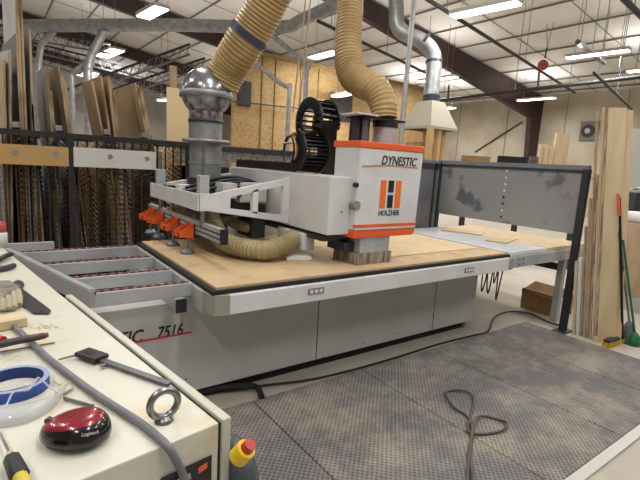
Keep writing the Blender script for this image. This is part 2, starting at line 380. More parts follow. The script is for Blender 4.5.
for i, x in enumerate(xs): divider(x, mesh_mats[(0, 1, 3, 2, 0, 3, 1, 0)[i % 8]], random.uniform(-.06, .02))
b = MB()
for i in range(22): b.box((-.05+i*.09, YR+.02, .2), (-.035+i*.09, YR+.04, ZR-.03))
b.build('divider_edges', rack_m, t)
for px in (16, 59, 107, 145):
    p = Yp(px, 128 + px*.07, YR+.03); MB().box((p.x-.03, YR+.02, ZR+.036), (p.x+.03, YR+.2, ZR+.09)).build('tube_end', galv, t, bev=.004)
# perforated rear shelf of rack to the right
MB().box((1.9, 6.62, ZR-.2), (5.2, 6.64, ZR+.05)).build('perforated_rail', mat('perforated rail', '8A8780', .5, .3, col2='3A3834', scale=60, amt=(.52, .56)), t)
# upright sheets standing in it
sheets = [(5, 60, 7, .9, board_tan, 'tan upright sheet at the far left edge of the photo'),
          (11, 50, 12, .3, board_grey, 'grey sheet edge between the far left sheet and the tallest one'),
          (19, -60, 24, .9, board_grey, 'tallest grey upright sheet running out of the top of the photo'),
          (17.5, 34, 22.5, .8, mat('black laminate', '0E0D0D', .5), 'black upright sheet covering the lower part of the tallest grey one'),
          (22, -60, 27.5, .03, board_edge, 'narrow brown-edged board right of the black upright sheet'),
          (31, 30, 34.5, .6, board_grey, 'dark grey upright sheet right of the tall narrow board'),
          (33, 104, 35.5, .3, board_tan, 'short tan offcut beside the dark grey upright sheet'),
          (47.5, 66, 54, .8, board_grey, 'pale grey upright sheet with pointed top'),
          (52, 91, 55.5, .3, board_tan, 'short tan sheet between pale grey and brown sheets'),
          (60, 66, 70, .95, board_brown, 'wide brown upright sheet right of the pale grey one'),
          (64, 77, 71.5, .2, board_tan, 'thin tan sheet against the wide brown sheet'),
          (66.5, 82, 73, .2, board_brown, 'thin brown sheet at right end of the left group'),
          (93, 81, 104, .35, board_tan, 'leftmost tan sheet of the middle group'),
          (102, 76, 111, .7, board_tan, 'widest tan sheet of the middle group'),
          (109, 76, 115.5, .55, board_tan, 'tallest right-hand tan sheet of the middle group'),
          (111.5, 82, 117.5, .2, ply, 'pale sheet near the right of the middle group'),
          (113.5, 90, 119, .2, board_brown, 'last brown sheet of the middle group'),
          (136, 83, 147.5, 1.15, board_tan, 'wide tan sheet leading the right group'),
          (139, 85, 149.5, .2, board_brown, 'dark brown sheet behind the wide tan sheet'),
          (141.5, 87, 151, .25, board_tan, 'narrow tan sheet at right end of the rack')]
rack = t
for px, py, pr, dep, m, lab in sheets:
    th = .018; pt = Yp(px, max(py, 0), YR+.12); pm_ = Yp(pr, 134, YR+.12); sl_ = (pt.x-pm_.x)/(pt.z-pm_.z)
    divider(pm_.x-.03, random.choice(mesh_mats), random.uniform(-.04, 0), sl_)
    zt = Yp(px, py, YR+.12).z; xb = pm_.x-sl_*(pm_.z-.165); xt = pm_.x+sl_*(zt-pm_.z)
    t2 = thing('upright_sheet', (xb, YR+.12, .165), lab, 'sheet')
    y0 = YR+.12
    fx = -.085 if px < 32 and dep > .25 else -.04
    MB().prism([(xb, y0, .165), (xb+fx, y0+dep, .165), (xt+fx, y0+dep, zt), (xt, y0, zt)], (-th, 0, 0)).build('panel', m, t2)
    MB().prism([(xb+.0005, y0-.008, .165), (xb+.0005, y0, .165), (xt+.0005, y0, zt), (xt+.0005, y0-.008, zt)], (-th-.001, 0, 0)).build('edge_band', board_edge, t2)
pipe('upright_timber', [Yp(172.5, 70, 7.2), Yp(172.5, 70, 7.2)*1], .03, board_brown, 'x', 'x') if 0 else None
p = Yp(173, 66, 7.2)
tag(MB().box((p.x-.05, 7.17, 0), (p.x+.05, 7.23, p.z)).build('upright_timber', board_brown), 'thin dark timber upright beside the silver ball joint', 'timber')
b = MB().box(Yp(167, 142, 6.7)+V(0, 0, -1.9), Yp(189, 90, 6.7)+V(0, .03, 0))
tag(b.build('pale_panel', mat('pale panel', 'D0B890', .7)), 'pale upright panel between thin dark board and the ball joint pipe', 'panel')

# ------------------------------------------------------------------ CNC machine
cnc = thing('cnc_router', (2.6, 3.2, 0), 'white and orange CNC router with long flat bed, gantry head and loading arms', 'machine')
YB, YF = 2.84, 2.41
bb = MB(); bb.box((.98, YB, .09), (4.27, 4.0, .745)); bb.box((.45, YB, .09), (.98, 3.12, .745)); bb.build('base', base_paint, cnc)
MB().box((1.0, YB+.06, 0), (4.2, 3.95, .09)).build('plinth', mat('plinth black', '121212', .8), cnc)
for px in (318, 433): 
    x = Yp(px, 320, YB).x; MB().box((x-.003, YB-.003, .1), (x+.003, YB, .74)).build('panel_seam', dark_metal, cnc)
for px, py in ((323, 357), (363, 343), (398, 333), (429, 326), (434, 299), (433, 316), (186, 379)):
    p = Yp(px, py, YB); MB().cyl((p.x, YB-.004, p.z), (p.x, YB+.002, p.z), .006, n=8).build('screw', black, cnc)
MB().box((4.16, YB+.05, .0), (4.2, YB+.09, .09)).build('levelling_foot', steel, cnc)
MB().box((1.05, 2.5, .76), (4.16, 4.1, .89)).build('bed_body', grey_paint, cnc)
MB().box((1.04, YF+.03, .89), (4.17, 4.12, .915)).build('bed_edge', rubber, cnc)
MB().box((1.075, YF+.055, .914), (4.14, 4.09, .93)).build('spoilboard', mdf, cnc)
MB().box((1.14, YF, .765), (4.12, YF+.1, .89)).build('front_rail', white_paint, cnc, bev=.006)
MB().prism([(1.14, YF, .765), (1.05, YF+.02, .765), (1.03, YF+.08, .765), (1.03, YF+.14, .765), (1.14, YF+.14, .765)], (0, 0, .125)).build('corner_block', greenish, cnc)
MB().box((4.12, YF, .765), (4.2, YF+.14, .89)).build('corner_block', greenish, cnc, bev=.01)
MB().box((1.015, YF+.14, .76), (1.05, 4.12, .89)).build('end_rail', grey_paint, cnc)
for px, py in ((316, 291), (469, 270)):
    p = Yp(px, py, YF); pl = MB().box((p.x-.065, YF-.004, p.z-.022), (p.x+.065, YF, p.z+.022)).build('control_plate', mat('plate grey', '77787B', .5), cnc)
    MB().cyl((p.x, YF-.009, p.z), (p.x, YF-.004, p.z), .013, n=16).build('button', white_paint, pl)
    MB().box((p.x-.05, YF-.006, p.z-.012), (p.x-.025, YF-.004, p.z+.012)).build('symbol', white_paint, pl)
    MB().cyl((p.x+.04, YF-.006, p.z), (p.x+.04, YF-.004, p.z), .014, n=16).build('symbol', white_paint, pl)
# base lettering
p = Yp(156, 341, YB)
text('model_number', '7516', logo_black, cnc, (p.x, YB, p.z+.013), (1, 0, 0), (0, 0, 1), .115, shear=.25, width=.17)
p = Yp(98, 349, YB); q = Yp(143, 341.5, YB)
text('base_lettering', 'DYNESTIC', logo_black, cnc, (q.x-.47, YB, q.z), (1, 0, 0), (0, 0, 1), .12, shear=.25, width=.47)
p, q = Yp(110, 349, YB), Yp(191.5, 332, YB)
MB().bar((.5, YB-.003, q.z), (q.x, YB-.003, q.z), .004, .012).build('red_underline', red_line, cnc)
# infeed arms with rollers
stripe_mat = mat('red and black rollers', '8E3A32', .5); nt = stripe_mat.node_tree
_g = nt.nodes.new('ShaderNodeNewGeometry'); _s = nt.nodes.new('ShaderNodeSeparateXYZ'); nt.links.new(_g.outputs['Position'], _s.inputs[0])
_m = nt.nodes.new('ShaderNodeMath'); _m.operation = 'PINGPONG'; _m.inputs[1].default_value = .026; nt.links.new(_s.outputs['X'], _m.inputs[0])
_l = nt.nodes.new('ShaderNodeMath'); _l.operation = 'GREATER_THAN'; _l.inputs[1].default_value = .013; nt.links.new(_m.outputs[0], _l.inputs[0])
_x = nt.nodes.new('ShaderNodeMix'); _x.data_type = 'RGBA'; _x.inputs['A'].default_value = srgb('9A4A40'); _x.inputs['B'].default_value = srgb('1C1A1A'); nt.links.new(_l.outputs[0], _x.inputs['Factor'])
nt.links.new(_x.outputs['Result'], nt.nodes['Principled BSDF'].inputs['Base Color'])
for x0, y, x1 in ((.43, 2.71, 1.0), (.36, 3.08, 1.0), (.26, 3.53, 1.0), (.17, 4.0, 1.0)):
    a = MB().box((x0, y, .82), (x1+.02, y+.05, .905)).build('support_arm', alu, cnc, bev=.004)
    MB().cyl((x0+.01, y+.02, .908), (x1, y+.02, .908), .008, n=10).build('roller_strip', stripe_mat, a)
# slanting end rail of the infeed
p, q = V(.44, 2.70, .93), V(.09, 4.07, .93)
MB().bar(p-V(0, 0, .005), q-V(0, 0, .005), .035, .02).build('infeed_cap', alu, cnc)
MB().bar(p-V(0, 0, .06), q-V(0, 0, .06), .03, .09).build('infeed_rail', mat('infeed rail', '9C9FA2', .45, .25), cnc)
MB().bar(p-V(-.016, 0, .022), q-V(-.016, 0, .022), .006, .014).build('rail_slot', black, cnc)
# alu profile under arms
r = MB().box((.9, 2.66, .745), (.955, 4.05, .82)).build('cross_profile', alu, cnc)
MB().box((.895, 2.645, .74), (.96, 2.66, .825)).build('end_cap', black, r)
MB().box((.1, 4.25, .86), (.42, 4.3, .93)).build('rear_guide', alu, cnc)
# gantry beam
XG = 2.03
gy = 2.66
MB().box((XG, gy, 1.17), (XG+.3, 4.35, 1.61)).build('gantry_beam', white_paint, cnc, bev=.008)
MB().box((XG+.02, 4.1, .6), (XG+.5, 4.45, 1.6)).build('gantry_upright', base_paint, cnc, bev=.01)
MB().box((XG+.02, gy+.08, 1.11), (XG+.3, 4.3, 1.15)).build('guide_way', dark_metal, cnc)
# head
hf = 2.6; p0, p1 = Yp(357, 140, hf), Yp(424.5, 147, hf); xl, xr = p0.x+.035, p1.x; ztop = (p0.z+p1.z)/2; zb_ = Yp(352, 236, hf).z-.02
hd = MB().prism([(xl, hf, zb_+.06), (xr-.02, hf, zb_+.06), (xr, hf, ztop-.045), (xl, hf, ztop-.045), (xl, hf, 1.6), (xl, hf, 1.35)], (0, .3, 0)).build('head_housing', white_paint, cnc, bev=.012)
MB().box((xl-.004, hf-.006, ztop-.05), (xr+.006, hf+.32, ztop)).build('orange_top_band', orange, cnc, bev=.006)
ob = MB(); ob.prism([(xl-.008, hf-.003, zb_+.062), (xr-.03, hf-.003, zb_+.062), (xr-.03, hf-.003, zb_+.02), (xr-.06, hf-.003, zb_), (xl-.008, hf-.003, zb_)], (0, .3, 0)); ob.build('orange_bottom_band', orange, cnc, bev=.004)
ob = MB(); ob.box((xl-.0, hf-.012, zb_+.085), (xr-.03, hf+.02, zb_+.105)); ob.build('orange_bottom_band', orange, cnc)
ob = MB(); ob.box((xl-.0, hf-.008, zb_+.064), (xr-.03, hf+.01, zb_+.083)); ob.build('white_stripe', white_paint, cnc)
# writing on the head
a, b = Yp(381, 164, hf), Yp(416, 166, hf)
text('head_lettering', 'DYNESTIC', logo_black, cnc, (a.x, hf, a.z-.002), (1, 0, 0), (0, 0, 1), .098, shear=.22, width=(b.x-a.x))
a, b = Yp(362, 169, hf), Yp(417.5, 167, hf)
am = (Yp(390, 167, hf))
ln = MB(); ln.tube(spline([(a.x, hf-.002, am.z-.004), (am.x, hf-.002, am.z+.012), (b.x, hf-.002, am.z+.006)], 8), .004, 6); ln.build('red_swoosh', orange, cnc)
def logo_rect(px0, px1, py0, py1, m, nm='logo_bar'):
    a = Yp(px0+.5, py0, hf); b = Yp(px1, py1, hf)
    MB().box((a.x, hf-.003, b.z), (b.x+.004, hf+.001, a.z)).build(nm, m, cnc)
X = lambda px, py: Yp(px, py, hf).x
zt_, zm1, zm2, zb2 = Yp(390, 180.5, hf).z, Yp(390, 192.5, hf).z, Yp(390, 195, hf).z, Yp(390, 208, hf).z
lx = X(380, 194); rx = X(400.5, 194); w3 = (rx-lx)
for k, (f0, f1, za, zb3, m) in enumerate(((0, .27, zt_, zb2, logo_orange), (.37, .63, zt_, zm1, logo_black), (.37, .63, zm2, zb2, logo_black), (.73, 1, zt_, zb2, logo_orange))):
    MB().box((lx+w3*f0, hf-.003, zb3), (lx+w3*f1, hf+.001, za)).build('logo_bar', m, cnc)
a, b = Yp(378, 215.5, hf), Yp(398.5, 217, hf)
text('maker_lettering', 'HOLZ\u02b9HER'.replace('\u02b9', ''), logo_black, cnc, (a.x, hf, a.z), (1, 0, 0), (0, 0, 1), .058, width=b.x-a.x)
p = Yp(356.5, 205.5, hf); MB().cyl((p.x, hf-.008, p.z), (p.x, hf+.05, p.z), .034, n=20).build('round_vent', mat('vent grey', '6E6E6C', .6, col2='A0A0A0', scale=90), cnc)
p = Yp(341.5, 212, gy); MB().cyl((p.x, gy-.003, p.z), (p.x, gy, p.z), .007, n=10).build('screw', black, cnc)
p = Yp(357, 185, hf); MB().cyl((xl-.005, hf-.004, p.z), (xl-.005, hf+.03, p.z), .018, n=12).build('latch', black, cnc)
MB().box((XG+.25, gy-.03, 1.2), (xl+.02, gy+.2, 1.58)).build('side_cover', white_paint, cnc, bev=.02)
# brush unit
bx0, bx1 = Yp(355.5, 250, 2.66).x, Yp(384.5, 250, 2.66).x
MB().box((bx0, 2.61, 1.02), (bx1, 2.9, zb_+.01)).build('spindle_shroud', alu, cnc, bev=.005)
br = MB()
for i in range(52):
    t_ = i/51; x = bx0-.02+(bx1-bx0+.03)*t_; br.obox((x, 2.605+random.uniform(-.008, .008), .978), V(.0045, 0, 0), V(0, .004, 0), V(random.uniform(-.004, .004), 0, .046))
for i in range(52):
    y = 2.61+.3*i/51; br.obox((bx0-.02+random.uniform(-.008, .008), y, .978), V(.0045, 0, 0), V(0, .004, 0), V(0, random.uniform(-.004, .004), .046))
    br.obox((bx1+.01, y, .978), V(.0045, 0, 0), V(0, .004, 0), V(0, 0, .046))
br.box((bx0-.01, 2.62, .94), (bx1, 2.9, 1.02))
tag(br.build('brush_skirt', mat('brush bristles', 'AAA08C', .9, col2='7A7262', scale=50, amt=(.4, .6), stretch=(1, 1, .1)), cnc), kind='stuff')
MB().box((bx0-.1, 2.68, 1.03), (bx0, 2.9, 1.1)).build('tool_bracket', dark_metal, cnc)
MB().box((XG-.02, 2.95, 1.0), (XG+.1, 3.35, 1.14)).build('gantry_foot', white_paint, cnc, bev=.01)
# head top: motor, collar
cc = Dp(384, 142, 3.95)
ctop = Dp(384, 121, 3.95)
MB().cyl((cc.x, cc.y, ztop-.02), (cc.x, cc.y, ctop.z-.05), .105, n=28).build('hose_collar', alu, cnc)
MB().cyl((cc.x, cc.y, ctop.z-.06), (cc.x, cc.y, ctop.z), .112, n=28).build('collar_band', black, cnc)
pt = MB().box((cc.x-.32, cc.y-.1, ctop.z-.01), (cc.x+.14, cc.y+.14, ctop.z+.006)).build('top_plate', black, cnc)
MB().box((cc.x-.42, cc.y-.12, ctop.z+.01), (cc.x-.2, cc.y+.1, ctop.z+.022)).build('white_cover', white_paint, cnc)
for dx, r in ((-.3, .045), (-.2, .05)):
    MB().cyl((cc.x+dx, cc.y+.05, ztop-.02), (cc.x+dx, cc.y+.05, ctop.z-.01), r, n=16).build('servo_motor', dark_metal if dx < -.25 else steel, cnc)
# chains (rings in the YZ plane)
def chain(cy, cz, R, x0, x1, a0, a1, flat, name, th=.05):
    b = MB(); n = 26; prev = None; path = []
    for k in range(n+1):
        a = math.radians(a0+(a1-a0)*k/n); path.append((cy+R*math.cos(a), cz+R*math.sin(a)))
    if flat: path += [(path[-1][0]+flat*(k+1)/12, path[-1][1]) for k in range(12)]
    for k in range(len(path)-1):
        p = V(0, *path[k]); q = V(0, *path[k+1]); d = q-p; nn = V(0, -d.z, d.y).normalized()
        for xx in (x0, x1-.018):
            b.obox((p+q)/2+V(xx+.009, 0, 0), d*.56, V(.009, 0, 0), nn*th/2)
        if k % 2 == 0: b.obox((p+q)/2+V((x0+x1)/2, 0, 0), d*.3, V((x1-x0)/2, 0, 0), nn*th*.32)
    return b.build(name, black, cnc)
c1 = Xp(293, 150, 2.1); c2 = Xp(308, 121, 2.24)
chain(c1.y, c1.z, .135, 2.1, 2.36, -250, -90, 0, 'cable_chain', .1)
fl = MB()
for k in range(24):
    y = c1.y+k*.045
    for xx in (2.1, 2.342): fl.box((xx, y, 1.615), (xx+.018, y+.048, 1.69))
    if k % 2: fl.box((2.1, y, 1.62), (2.36, y+.02, 1.67))
fl.build('flat_chain_run', black, cnc)
chain(c2.y, c2.z, .155, 2.24, 2.44, -60, 200, 0, 'cable_chain', .09)
MB().box((2.4, c1.y-.05, 1.6), (2.52, c1.y+.07, 2.07)).build('chain_bracket', black, cnc)
cb = mat('cable brown', '9A5A30', .5)
for k in range(5):
    MB().torus((2.12+.02*k, c1.y+.1, c1.z-.005), (1, .1*k-.2, 0), .125+.008*k, .009, 28, 6).build('loom_cable', cb if k % 2 else black, cnc)
MB().cyl((2.08, c1.y+.15, c1.z+.06), (2.5, c1.y, c1.z+.06), .008, n=8).build('tie_rod', alu, cnc)
# transfer arm & crossbar
YA = 3.23
arm = MB()
O = [(2.07, 1.57), (2.07, 1.185), (1.32, 1.3), (1.25, 1.3), (1.25, 1.43), (1.36, 1.42)]
w1 = [(2.0, 1.505), (2.0, 1.25), (1.74, 1.28), (1.74, 1.455)]
w2 = [(1.69, 1.445), (1.69, 1.29), (1.5, 1.315), (1.5, 1.405)]
def strip(pts): arm.prism([(x, YA-.02, z) for x, z in pts], (0, .04, 0))
strip([(2.03, 1.57), (2.03, 1.185), (1.97, 1.196), (1.97, 1.56)])
strip([(1.97, 1.554), (1.97, 1.5), (1.5, 1.405), (1.5, 1.455)])
strip([(1.97, 1.255), (1.97, 1.2), (1.5, 1.272), (1.5, 1.315)])
strip([(1.74, 1.47), (1.74, 1.27), (1.69, 1.28), (1.69, 1.455)])
strip([(1.5, 1.455), (1.5, 1.272), (1.32, 1.3), (1.25, 1.3), (1.25, 1.43), (1.36, 1.425)])
arm.build('transfer_arm', white_paint, cnc)
MB().box((1.24, YA-.02, 1.3), (1.255, 4.42, 1.425)).build('crossbar', white_paint, cnc)
MB().box((1.255, YA+.02, 1.3), (1.5, 4.4, 1.33)).build('crossbar_tray', base_paint, cnc)
arm2 = MB(); YA2 = 4.34
arm2.prism([(2.03, YA2, 1.55), (2.03, YA2, 1.2), (1.3, YA2, 1.31), (1.3, YA2, 1.42)], (0, .04, 0)); arm2.build('transfer_arm', white_paint, cnc)
for y in (YA+.03, 4.3):
    MB().box((1.27, y, 1.33), (1.35, y+.06, 1.56)).build('pneumatic_cylinder', alu, cnc, bev=.006)
    MB().cyl((1.31, y+.03, 1.56), (1.31, y+.03, 1.8 if y < 4 else 1.72), .013, n=10).build('piston_rod', steel, cnc)
    MB().cyl((1.31, y+.03, 1.16), (1.31, y+.03, 1.3), .022, n=10).build('lower_rod', steel, cnc)
for i in range(5):
    y = 3.5+i*.17; MB().box((1.32, y, 1.33), (1.42+.02*(i % 2), y+.1, 1.39+.03*(i % 3))).build('valve_block', (steel, black, white_paint)[i % 3], cnc)
MB().box((1.5, 3.35, 1.38), (1.62, 3.5, 1.5)).build('valve_box', mat('valve box', 'B8B8AE', .5), cnc)
MB().box((1.72, 3.5, 1.33), (1.98, 3.8, 1.5)).build('motor_box', mat('valve box', 'B8B8AE', .5), cnc, bev=.01)
for i in range(3):
    a_ = V(1.32, 3.5+.2*i, 1.4); b_ = V(1.66, 3.5+.05*i, 1.5+.02*i); c_ = V(2.0, 3.7-.04*i, 1.48)
    MB().tube(spline([a_, b_, c_], 8), .013, 8).build('air_tube', (black, mat('blue tube', '1E2A44', .4))[i % 2], cnc)
MB().box((1.9, 3.6, 1.0), (2.03, 3.9, 1.3)).build('carriage_block', dark_metal, cnc)
MB().box((1.55, 3.95, 1.2), (1.98, 4.3, 1.5)).build('dark_backing', black, cnc, bev=.01)  # black box added behind the arm so its openings look dark
MB().box((1.62, 3.6, 1.22), (1.86, 3.74, 1.36)).build('vacuum_pump', dark_metal, cnc, bev=.01)
MB().cyl((1.7, 3.5, 1.42), (1.7, 3.62, 1.42), .05, n=16).build('filter_bowl', black, cnc)
MB().box((1.55, 3.75, 1.18), (2.05, 3.8, 1.23)).build('linear_guide', dark_metal, cnc)
# vacuum rail
vr = MB().box((1.3, 2.93, 1.1), (1.345, 4.7, 1.2)).build('vacuum_rail', alu, cnc)
MB().box((1.295, 2.91, 1.095), (1.35, 2.93, 1.205)).build('end_cap', black, vr)
for z in (1.13, 1.165): MB().box((1.297, 2.94, z-.004), (1.3, 4.7, z+.004)).build('rail_slot', black, vr)
for (px, py) in ((184.5, 252), (170, 244), (156, 238), (148, 233.5)):
    c = Xp(px, py, 1.24); y = c.y; x = 1.255; zz = .95 if px != 149.5 else .95
    x = 1.265; s_ = MB().cyl((x, y, zz), (x, y, 1.1), .011, n=10).build('suction_stem', steel, cnc)
    MB().lathe((x, y, zz-.018), (0, 0, 1), [(0, .0), (0, .055), (.014, .055), (.016, .045), (.034, .04), (.036, 0)], 20).build('suction_cup', mat('cup steel', '8C8E92', .4, .5), s_)
    MB().cyl((x, y, zz-.022), (x, y, zz-.012), .058, n=20).build('cup_lip', mat('blue cup lip', '3A5C96', .5), s_)
    ob = MB(); hw = .062
    ob.prism([(1.3, y-hw, 1.175), (1.3, y+hw, 1.175), (1.3, y+hw, 1.06), (1.3, y-hw, 1.06)], (-.008, 0, 0))
    ob.prism([(1.3, y-hw, 1.175), (1.3, y-hw, 1.06), (1.17, y-hw, 1.07), (1.17, y-hw, 1.11)], (0, .008, 0))
    ob.prism([(1.3, y+hw, 1.175), (1.3, y+hw, 1.06), (1.17, y+hw, 1.07), (1.17, y+hw, 1.11)], (0, -.008, 0))
    ob.prism([(1.17, y-hw, 1.07), (1.17, y+hw, 1.07), (1.17, y+hw, 1.11), (1.17, y-hw, 1.11)], (.006, 0, 0))
    ob.build('orange_bracket', orange, s_)
# small flexible hose over the bed
def ribbed(name, pts, r, m, parent, step=.012, amp=.09, n=16):
    P = resample(spline(pts, 12), step/4); b = MB().tube(P, lambda i: r*(1+amp*(0, .45, 1, .45)[i % 4]), n); return b.build(name, m, parent)
hose_small = mat('small flex hose', 'A89A70', .45, col2='8E7E56', scale=5)
ribbed('flexible_hose', [(1.62, 3.9, 1.3), (1.52, 3.6, 1.15), (1.52, 3.3, 1.03), (1.66, 3.0, 1.02), (1.84, 2.98, 1.05), (1.98, 3.05, 1.08)], .068, hose_small, cnc, .032, .16)
MB().lathe((1.99, 3.05, 1.08), (1, .02, 0), [(0, .072), (.06, .066), (.17, .03), (.17, 0)], 16).build('hose_cuff', grey_paint, cnc)
ribbed('flexible_hose', [(1.75, 4.1, 1.3), (1.78, 3.9, 1.15), (1.9, 3.7, 1.08), (2.05, 3.7, 1.1)], .045, hose_small, cnc, .032, .16)
ribbed('flexible_hose', [(1.45, 4.25, 1.32), (1.42, 4.1, 1.22), (1.5, 4.0, 1.1), (1.6, 4.1, 1.0)], .045, hose_small, cnc, .032, .16)

# ---- ball joint and riser pipe
t = thing('ball_joint_duct', Dp(207, 190, 4.25), 'silver ball joint on a galvanised riser pipe left of the gantry', 'duct')
c = Dp(206.5, 93, 4.25); R = .232
foot = Dp(207, 195, 4.25)
MB().cyl((c.x, c.y, 1.36), (c.x, c.y, c.z-R*.8), .148, n=28).build('riser_pipe', galv, t)
MB().lathe((c.x, c.y, c.z), (0, 0, 1), [(-R*.85, .12)]+[(R*math.sin(a*PI/24), R*math.cos(a*PI/24)) for a in range(-8, 13)], 36).build('ball', mat('ball steel', 'A9ABAD', .25, .9, col2='6E7072', scale=5), t)
MB().lathe((c.x, c.y, c.z), (0, 0, 1), [(-.05, R), (-.05, R*1.06), (.0, R*1.06), (.01, R)], 36).build('ball_ring', galv, t)
zf = Dp(207, 141, 4.25).z
MB().lathe((c.x, c.y, zf), (0, 0, 1), [(-.015, .14), (-.015, .22), (.015, .22), (.015, .14)], 30).build('flange', galv, t)
zf2 = Dp(207, 121, 4.25).z
MB().lathe((c.x, c.y, zf2), (0, 0, 1), [(-.012, .14), (-.012, .165), (.012, .165), (.012, .14)], 30).build('clamp_ring', dark_metal, t)
MB().lathe((c.x, c.y, zf2+.02), (0, 0, 1), [(0, .152), (.075, .154)], 30).build('foil_tape', mat('crumpled foil', 'B8AEB4', .3, .8, col2='6C5C66', scale=28, amt=(.4, .6)), t)
MB().cyl((c.x, c.y, Dp(207, 163, 4.25).z-.01), (c.x, c.y, Dp(207, 163, 4.25).z+.01), .156, n=28).build('pipe_bead', galv, t)
# big hoses
def big_hose(label, pts, rads, clamp=None, coarse_from=None):
    P = resample(spline(pts, 16), .0085); n = len(P)
    def r(i):
        s = i/(n-1)*(len(rads)-1); k = min(int(s), len(rads)-2); R = rads[k]+(rads[k+1]-rads[k])*(s-k)
        return R*(.975, 1.01, 1.06, 1.01)[i % 4]
    t = thing('dust_hose', pts[-1], label, 'hose'); MB().tube(P, r, 28).build('hose', hose_tan, t)
    if clamp:
        p, q, cr_ = clamp
        for k in range(4):
            a = p.lerp(q, k/4); b = p.lerp(q, (k+.7)/4); MB().cyl(a, b, cr_, n=28).build('clamp_wire', mat('clamp wire', '4C5670', .4, .6), t)
    return t
big_hose('big tan flexible hose rising from the silver ball joint to top centre', [Dp(221, 84, 4.25), Dp(229, 68, 4.2), Dp(240, 50, 4.1), Dp(256, 24, 4.0), Dp(270, -2, 3.9), Dp(284, -30, 3.8)],
         [.165, .168, .17, .165, .162, .165], (Dp(247, 38, 4.05), Dp(251, 32, 4.03), .182))
big_hose('big tan flexible hose hanging down into the collar on the machine head', [Dp(351, -30, 4.3), Dp(350, 10, 4.3), Dp(348, 50, 4.25), Dp(352, 74, 4.2), Dp(364, 84, 4.1), Dp(376, 90, 4.0), Dp(383, 104, 3.95), Dp(384, 119, 3.95)],
         [.118, .118, .118, .122, .13, .13, .12, .108])

# ------------------------------------------------------------------ things on the bed
tag(MB().box((2.75, 2.74, .931), (4.1, 3.98, .937)).build('mdf_sheet', mat('sheet tan', 'D4BE98', .7, col2='CCB48C', scale=3)), 'large tan board lying flat on the bed right of the head', 'board')
p = Zp(298, 256, .95)
tag(MB().obox((p.x, p.y, .945), V(.1, -.03, 0), V(.03, .07, 0), V(0, 0, .013)).build('white_offcut', mat('white foam', 'E6E4DE', .6)), 'small white offcut lying on the bed behind the curved hose', 'offcut')

# ------------------------------------------------------------------ outfeed table
t = thing('outfeed_table', (4.9, 3.1, 0), 'steel framed outfeed table joined to right end of the bed', 'table')
MB().box((4.21, YF+.06, .89), (4.95, 4.05, .925)).build('white_top', mat('slick white top', 'D2D6DA', .3), t)
MB().box((4.95, YF+.06, .885), (5.85, 4.05, .928)).build('plywood_top', ply, t)
MB().box((4.2, YF+.03, .77), (5.85, YF+.08, .885)).build('front_beam', alu, t, bev=.004)
MB().box((4.2, 4.0, .77), (5.85, 4.05, .88)).build('rear_beam', alu, t)
MB().box((5.38, YF+.08, .62), (5.43, 4.0, .7)).build('side_brace', dark_metal, t)
MB().box((4.2, 3.3, .62), (5.38, 3.36, .7)).build('cross_brace', dark_metal, t)
for x, y in ((5.4, 2.5), (4.9, 3.95), (5.75, 3.95)): MB().box((x-.035, y-.035, 0), (x+.035, y+.035, .78)).build('leg', grey_paint, t)
p = Yp(523, 262, YF); pp = MB().box((p.x-.06, YF+.02, p.z-.045), (p.x+.06, YF+.03, p.z+.045)).build('joint_plate', alu, t)
for sx in (-1, 1):
    for sz in (-1, 1): MB().cyl((p.x+sx*.035, YF+.014, p.z+sz*.025), (p.x+sx*.035, YF+.02, p.z+sz*.025), .008, n=8).build('bolt', dark_metal, pp)
for x, y, a in ((4.9, 3.0, .3), (4.6, 3.4, 1.1), (4.95, 3.6, 2.0)):
    tag(MB().obox((x, y, .935), V(math.cos(a), math.sin(a), 0)*.25, V(-math.sin(a), math.cos(a), 0)*.12, V(0, 0, .006)).build('plywood_offcut', ply), {3.0: 'pale offcut nearest the front of the white outfeed top', 3.4: 'pale offcut in the middle of the white outfeed top', 3.6: 'pale offcut at the back of the white outfeed top near the screen'}[y], 'offcut') if y > 3.5 or y == 3.0 else None

# cardboard box below
t = thing('cardboard_box', (5.0, 2.85, 0), 'brown cardboard box lying on floor under the outfeed table', 'box')
p0 = Zp(520, 307, 0); p1 = Zp(553, 318, 0); d = (p1-p0); u = d.normalized(); w = V(-u.y, u.x, 0)
MB().obox((p0+p1)/2+w*.2+V(0, 0, .13), u*d.length/2, w*.2, V(0, 0, .13)).build('carton', cardboard, t)
MB().obox((p0+p1)/2+w*.12+V(0, 0, .275), u*d.length/2, w*.14+V(0, 0, .05), V(0, 0, .004)).build('flap', cardboard, t)
MB().obox(p1+u*.012+w*.15+V(0, 0, .13), u*.006, w*.12, V(0, 0, .12)).build('label_sheet', white_paint, t)

# ------------------------------------------------------------------ safety screen
XF = 5.14
scr = mat('smoked screen', '8A8B8C', .38, col2='949597', scale=1.2, amt=(.3, .7), col3='62656C', scale3=2.8, amt3=(.58, .64))
t = thing('safety_screen', (XF, 3.2, 0), 'grey metal safety screen at the far end of the bed with blotchy surface', 'screen')
MB().box((XF, 2.3, 1.1), (XF+.02, 4.2, 1.8)).build('screen_panel', scr, t)
MB().box((XF-.02, 2.25, 1.79), (XF+.045, 4.22, 1.84)).build('top_rail', mat('screen rail', '7E828C', .45, .3), t)
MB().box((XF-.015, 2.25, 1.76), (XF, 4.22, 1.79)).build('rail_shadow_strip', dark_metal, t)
post_m = mat('screen post', '2F3238', .5, .2)
MB().box((XF-.035, 2.235, 0), (XF+.03, 2.3, 1.8)).build('post', post_m, t)
MB().box((XF-.03, 4.18, 0), (XF+.03, 4.24, 1.83)).build('post', post_m, t)
MB().box((XF-.1, 2.2, 0), (XF+.1, 2.34, .012)).build('foot_plate', dark_metal, t)
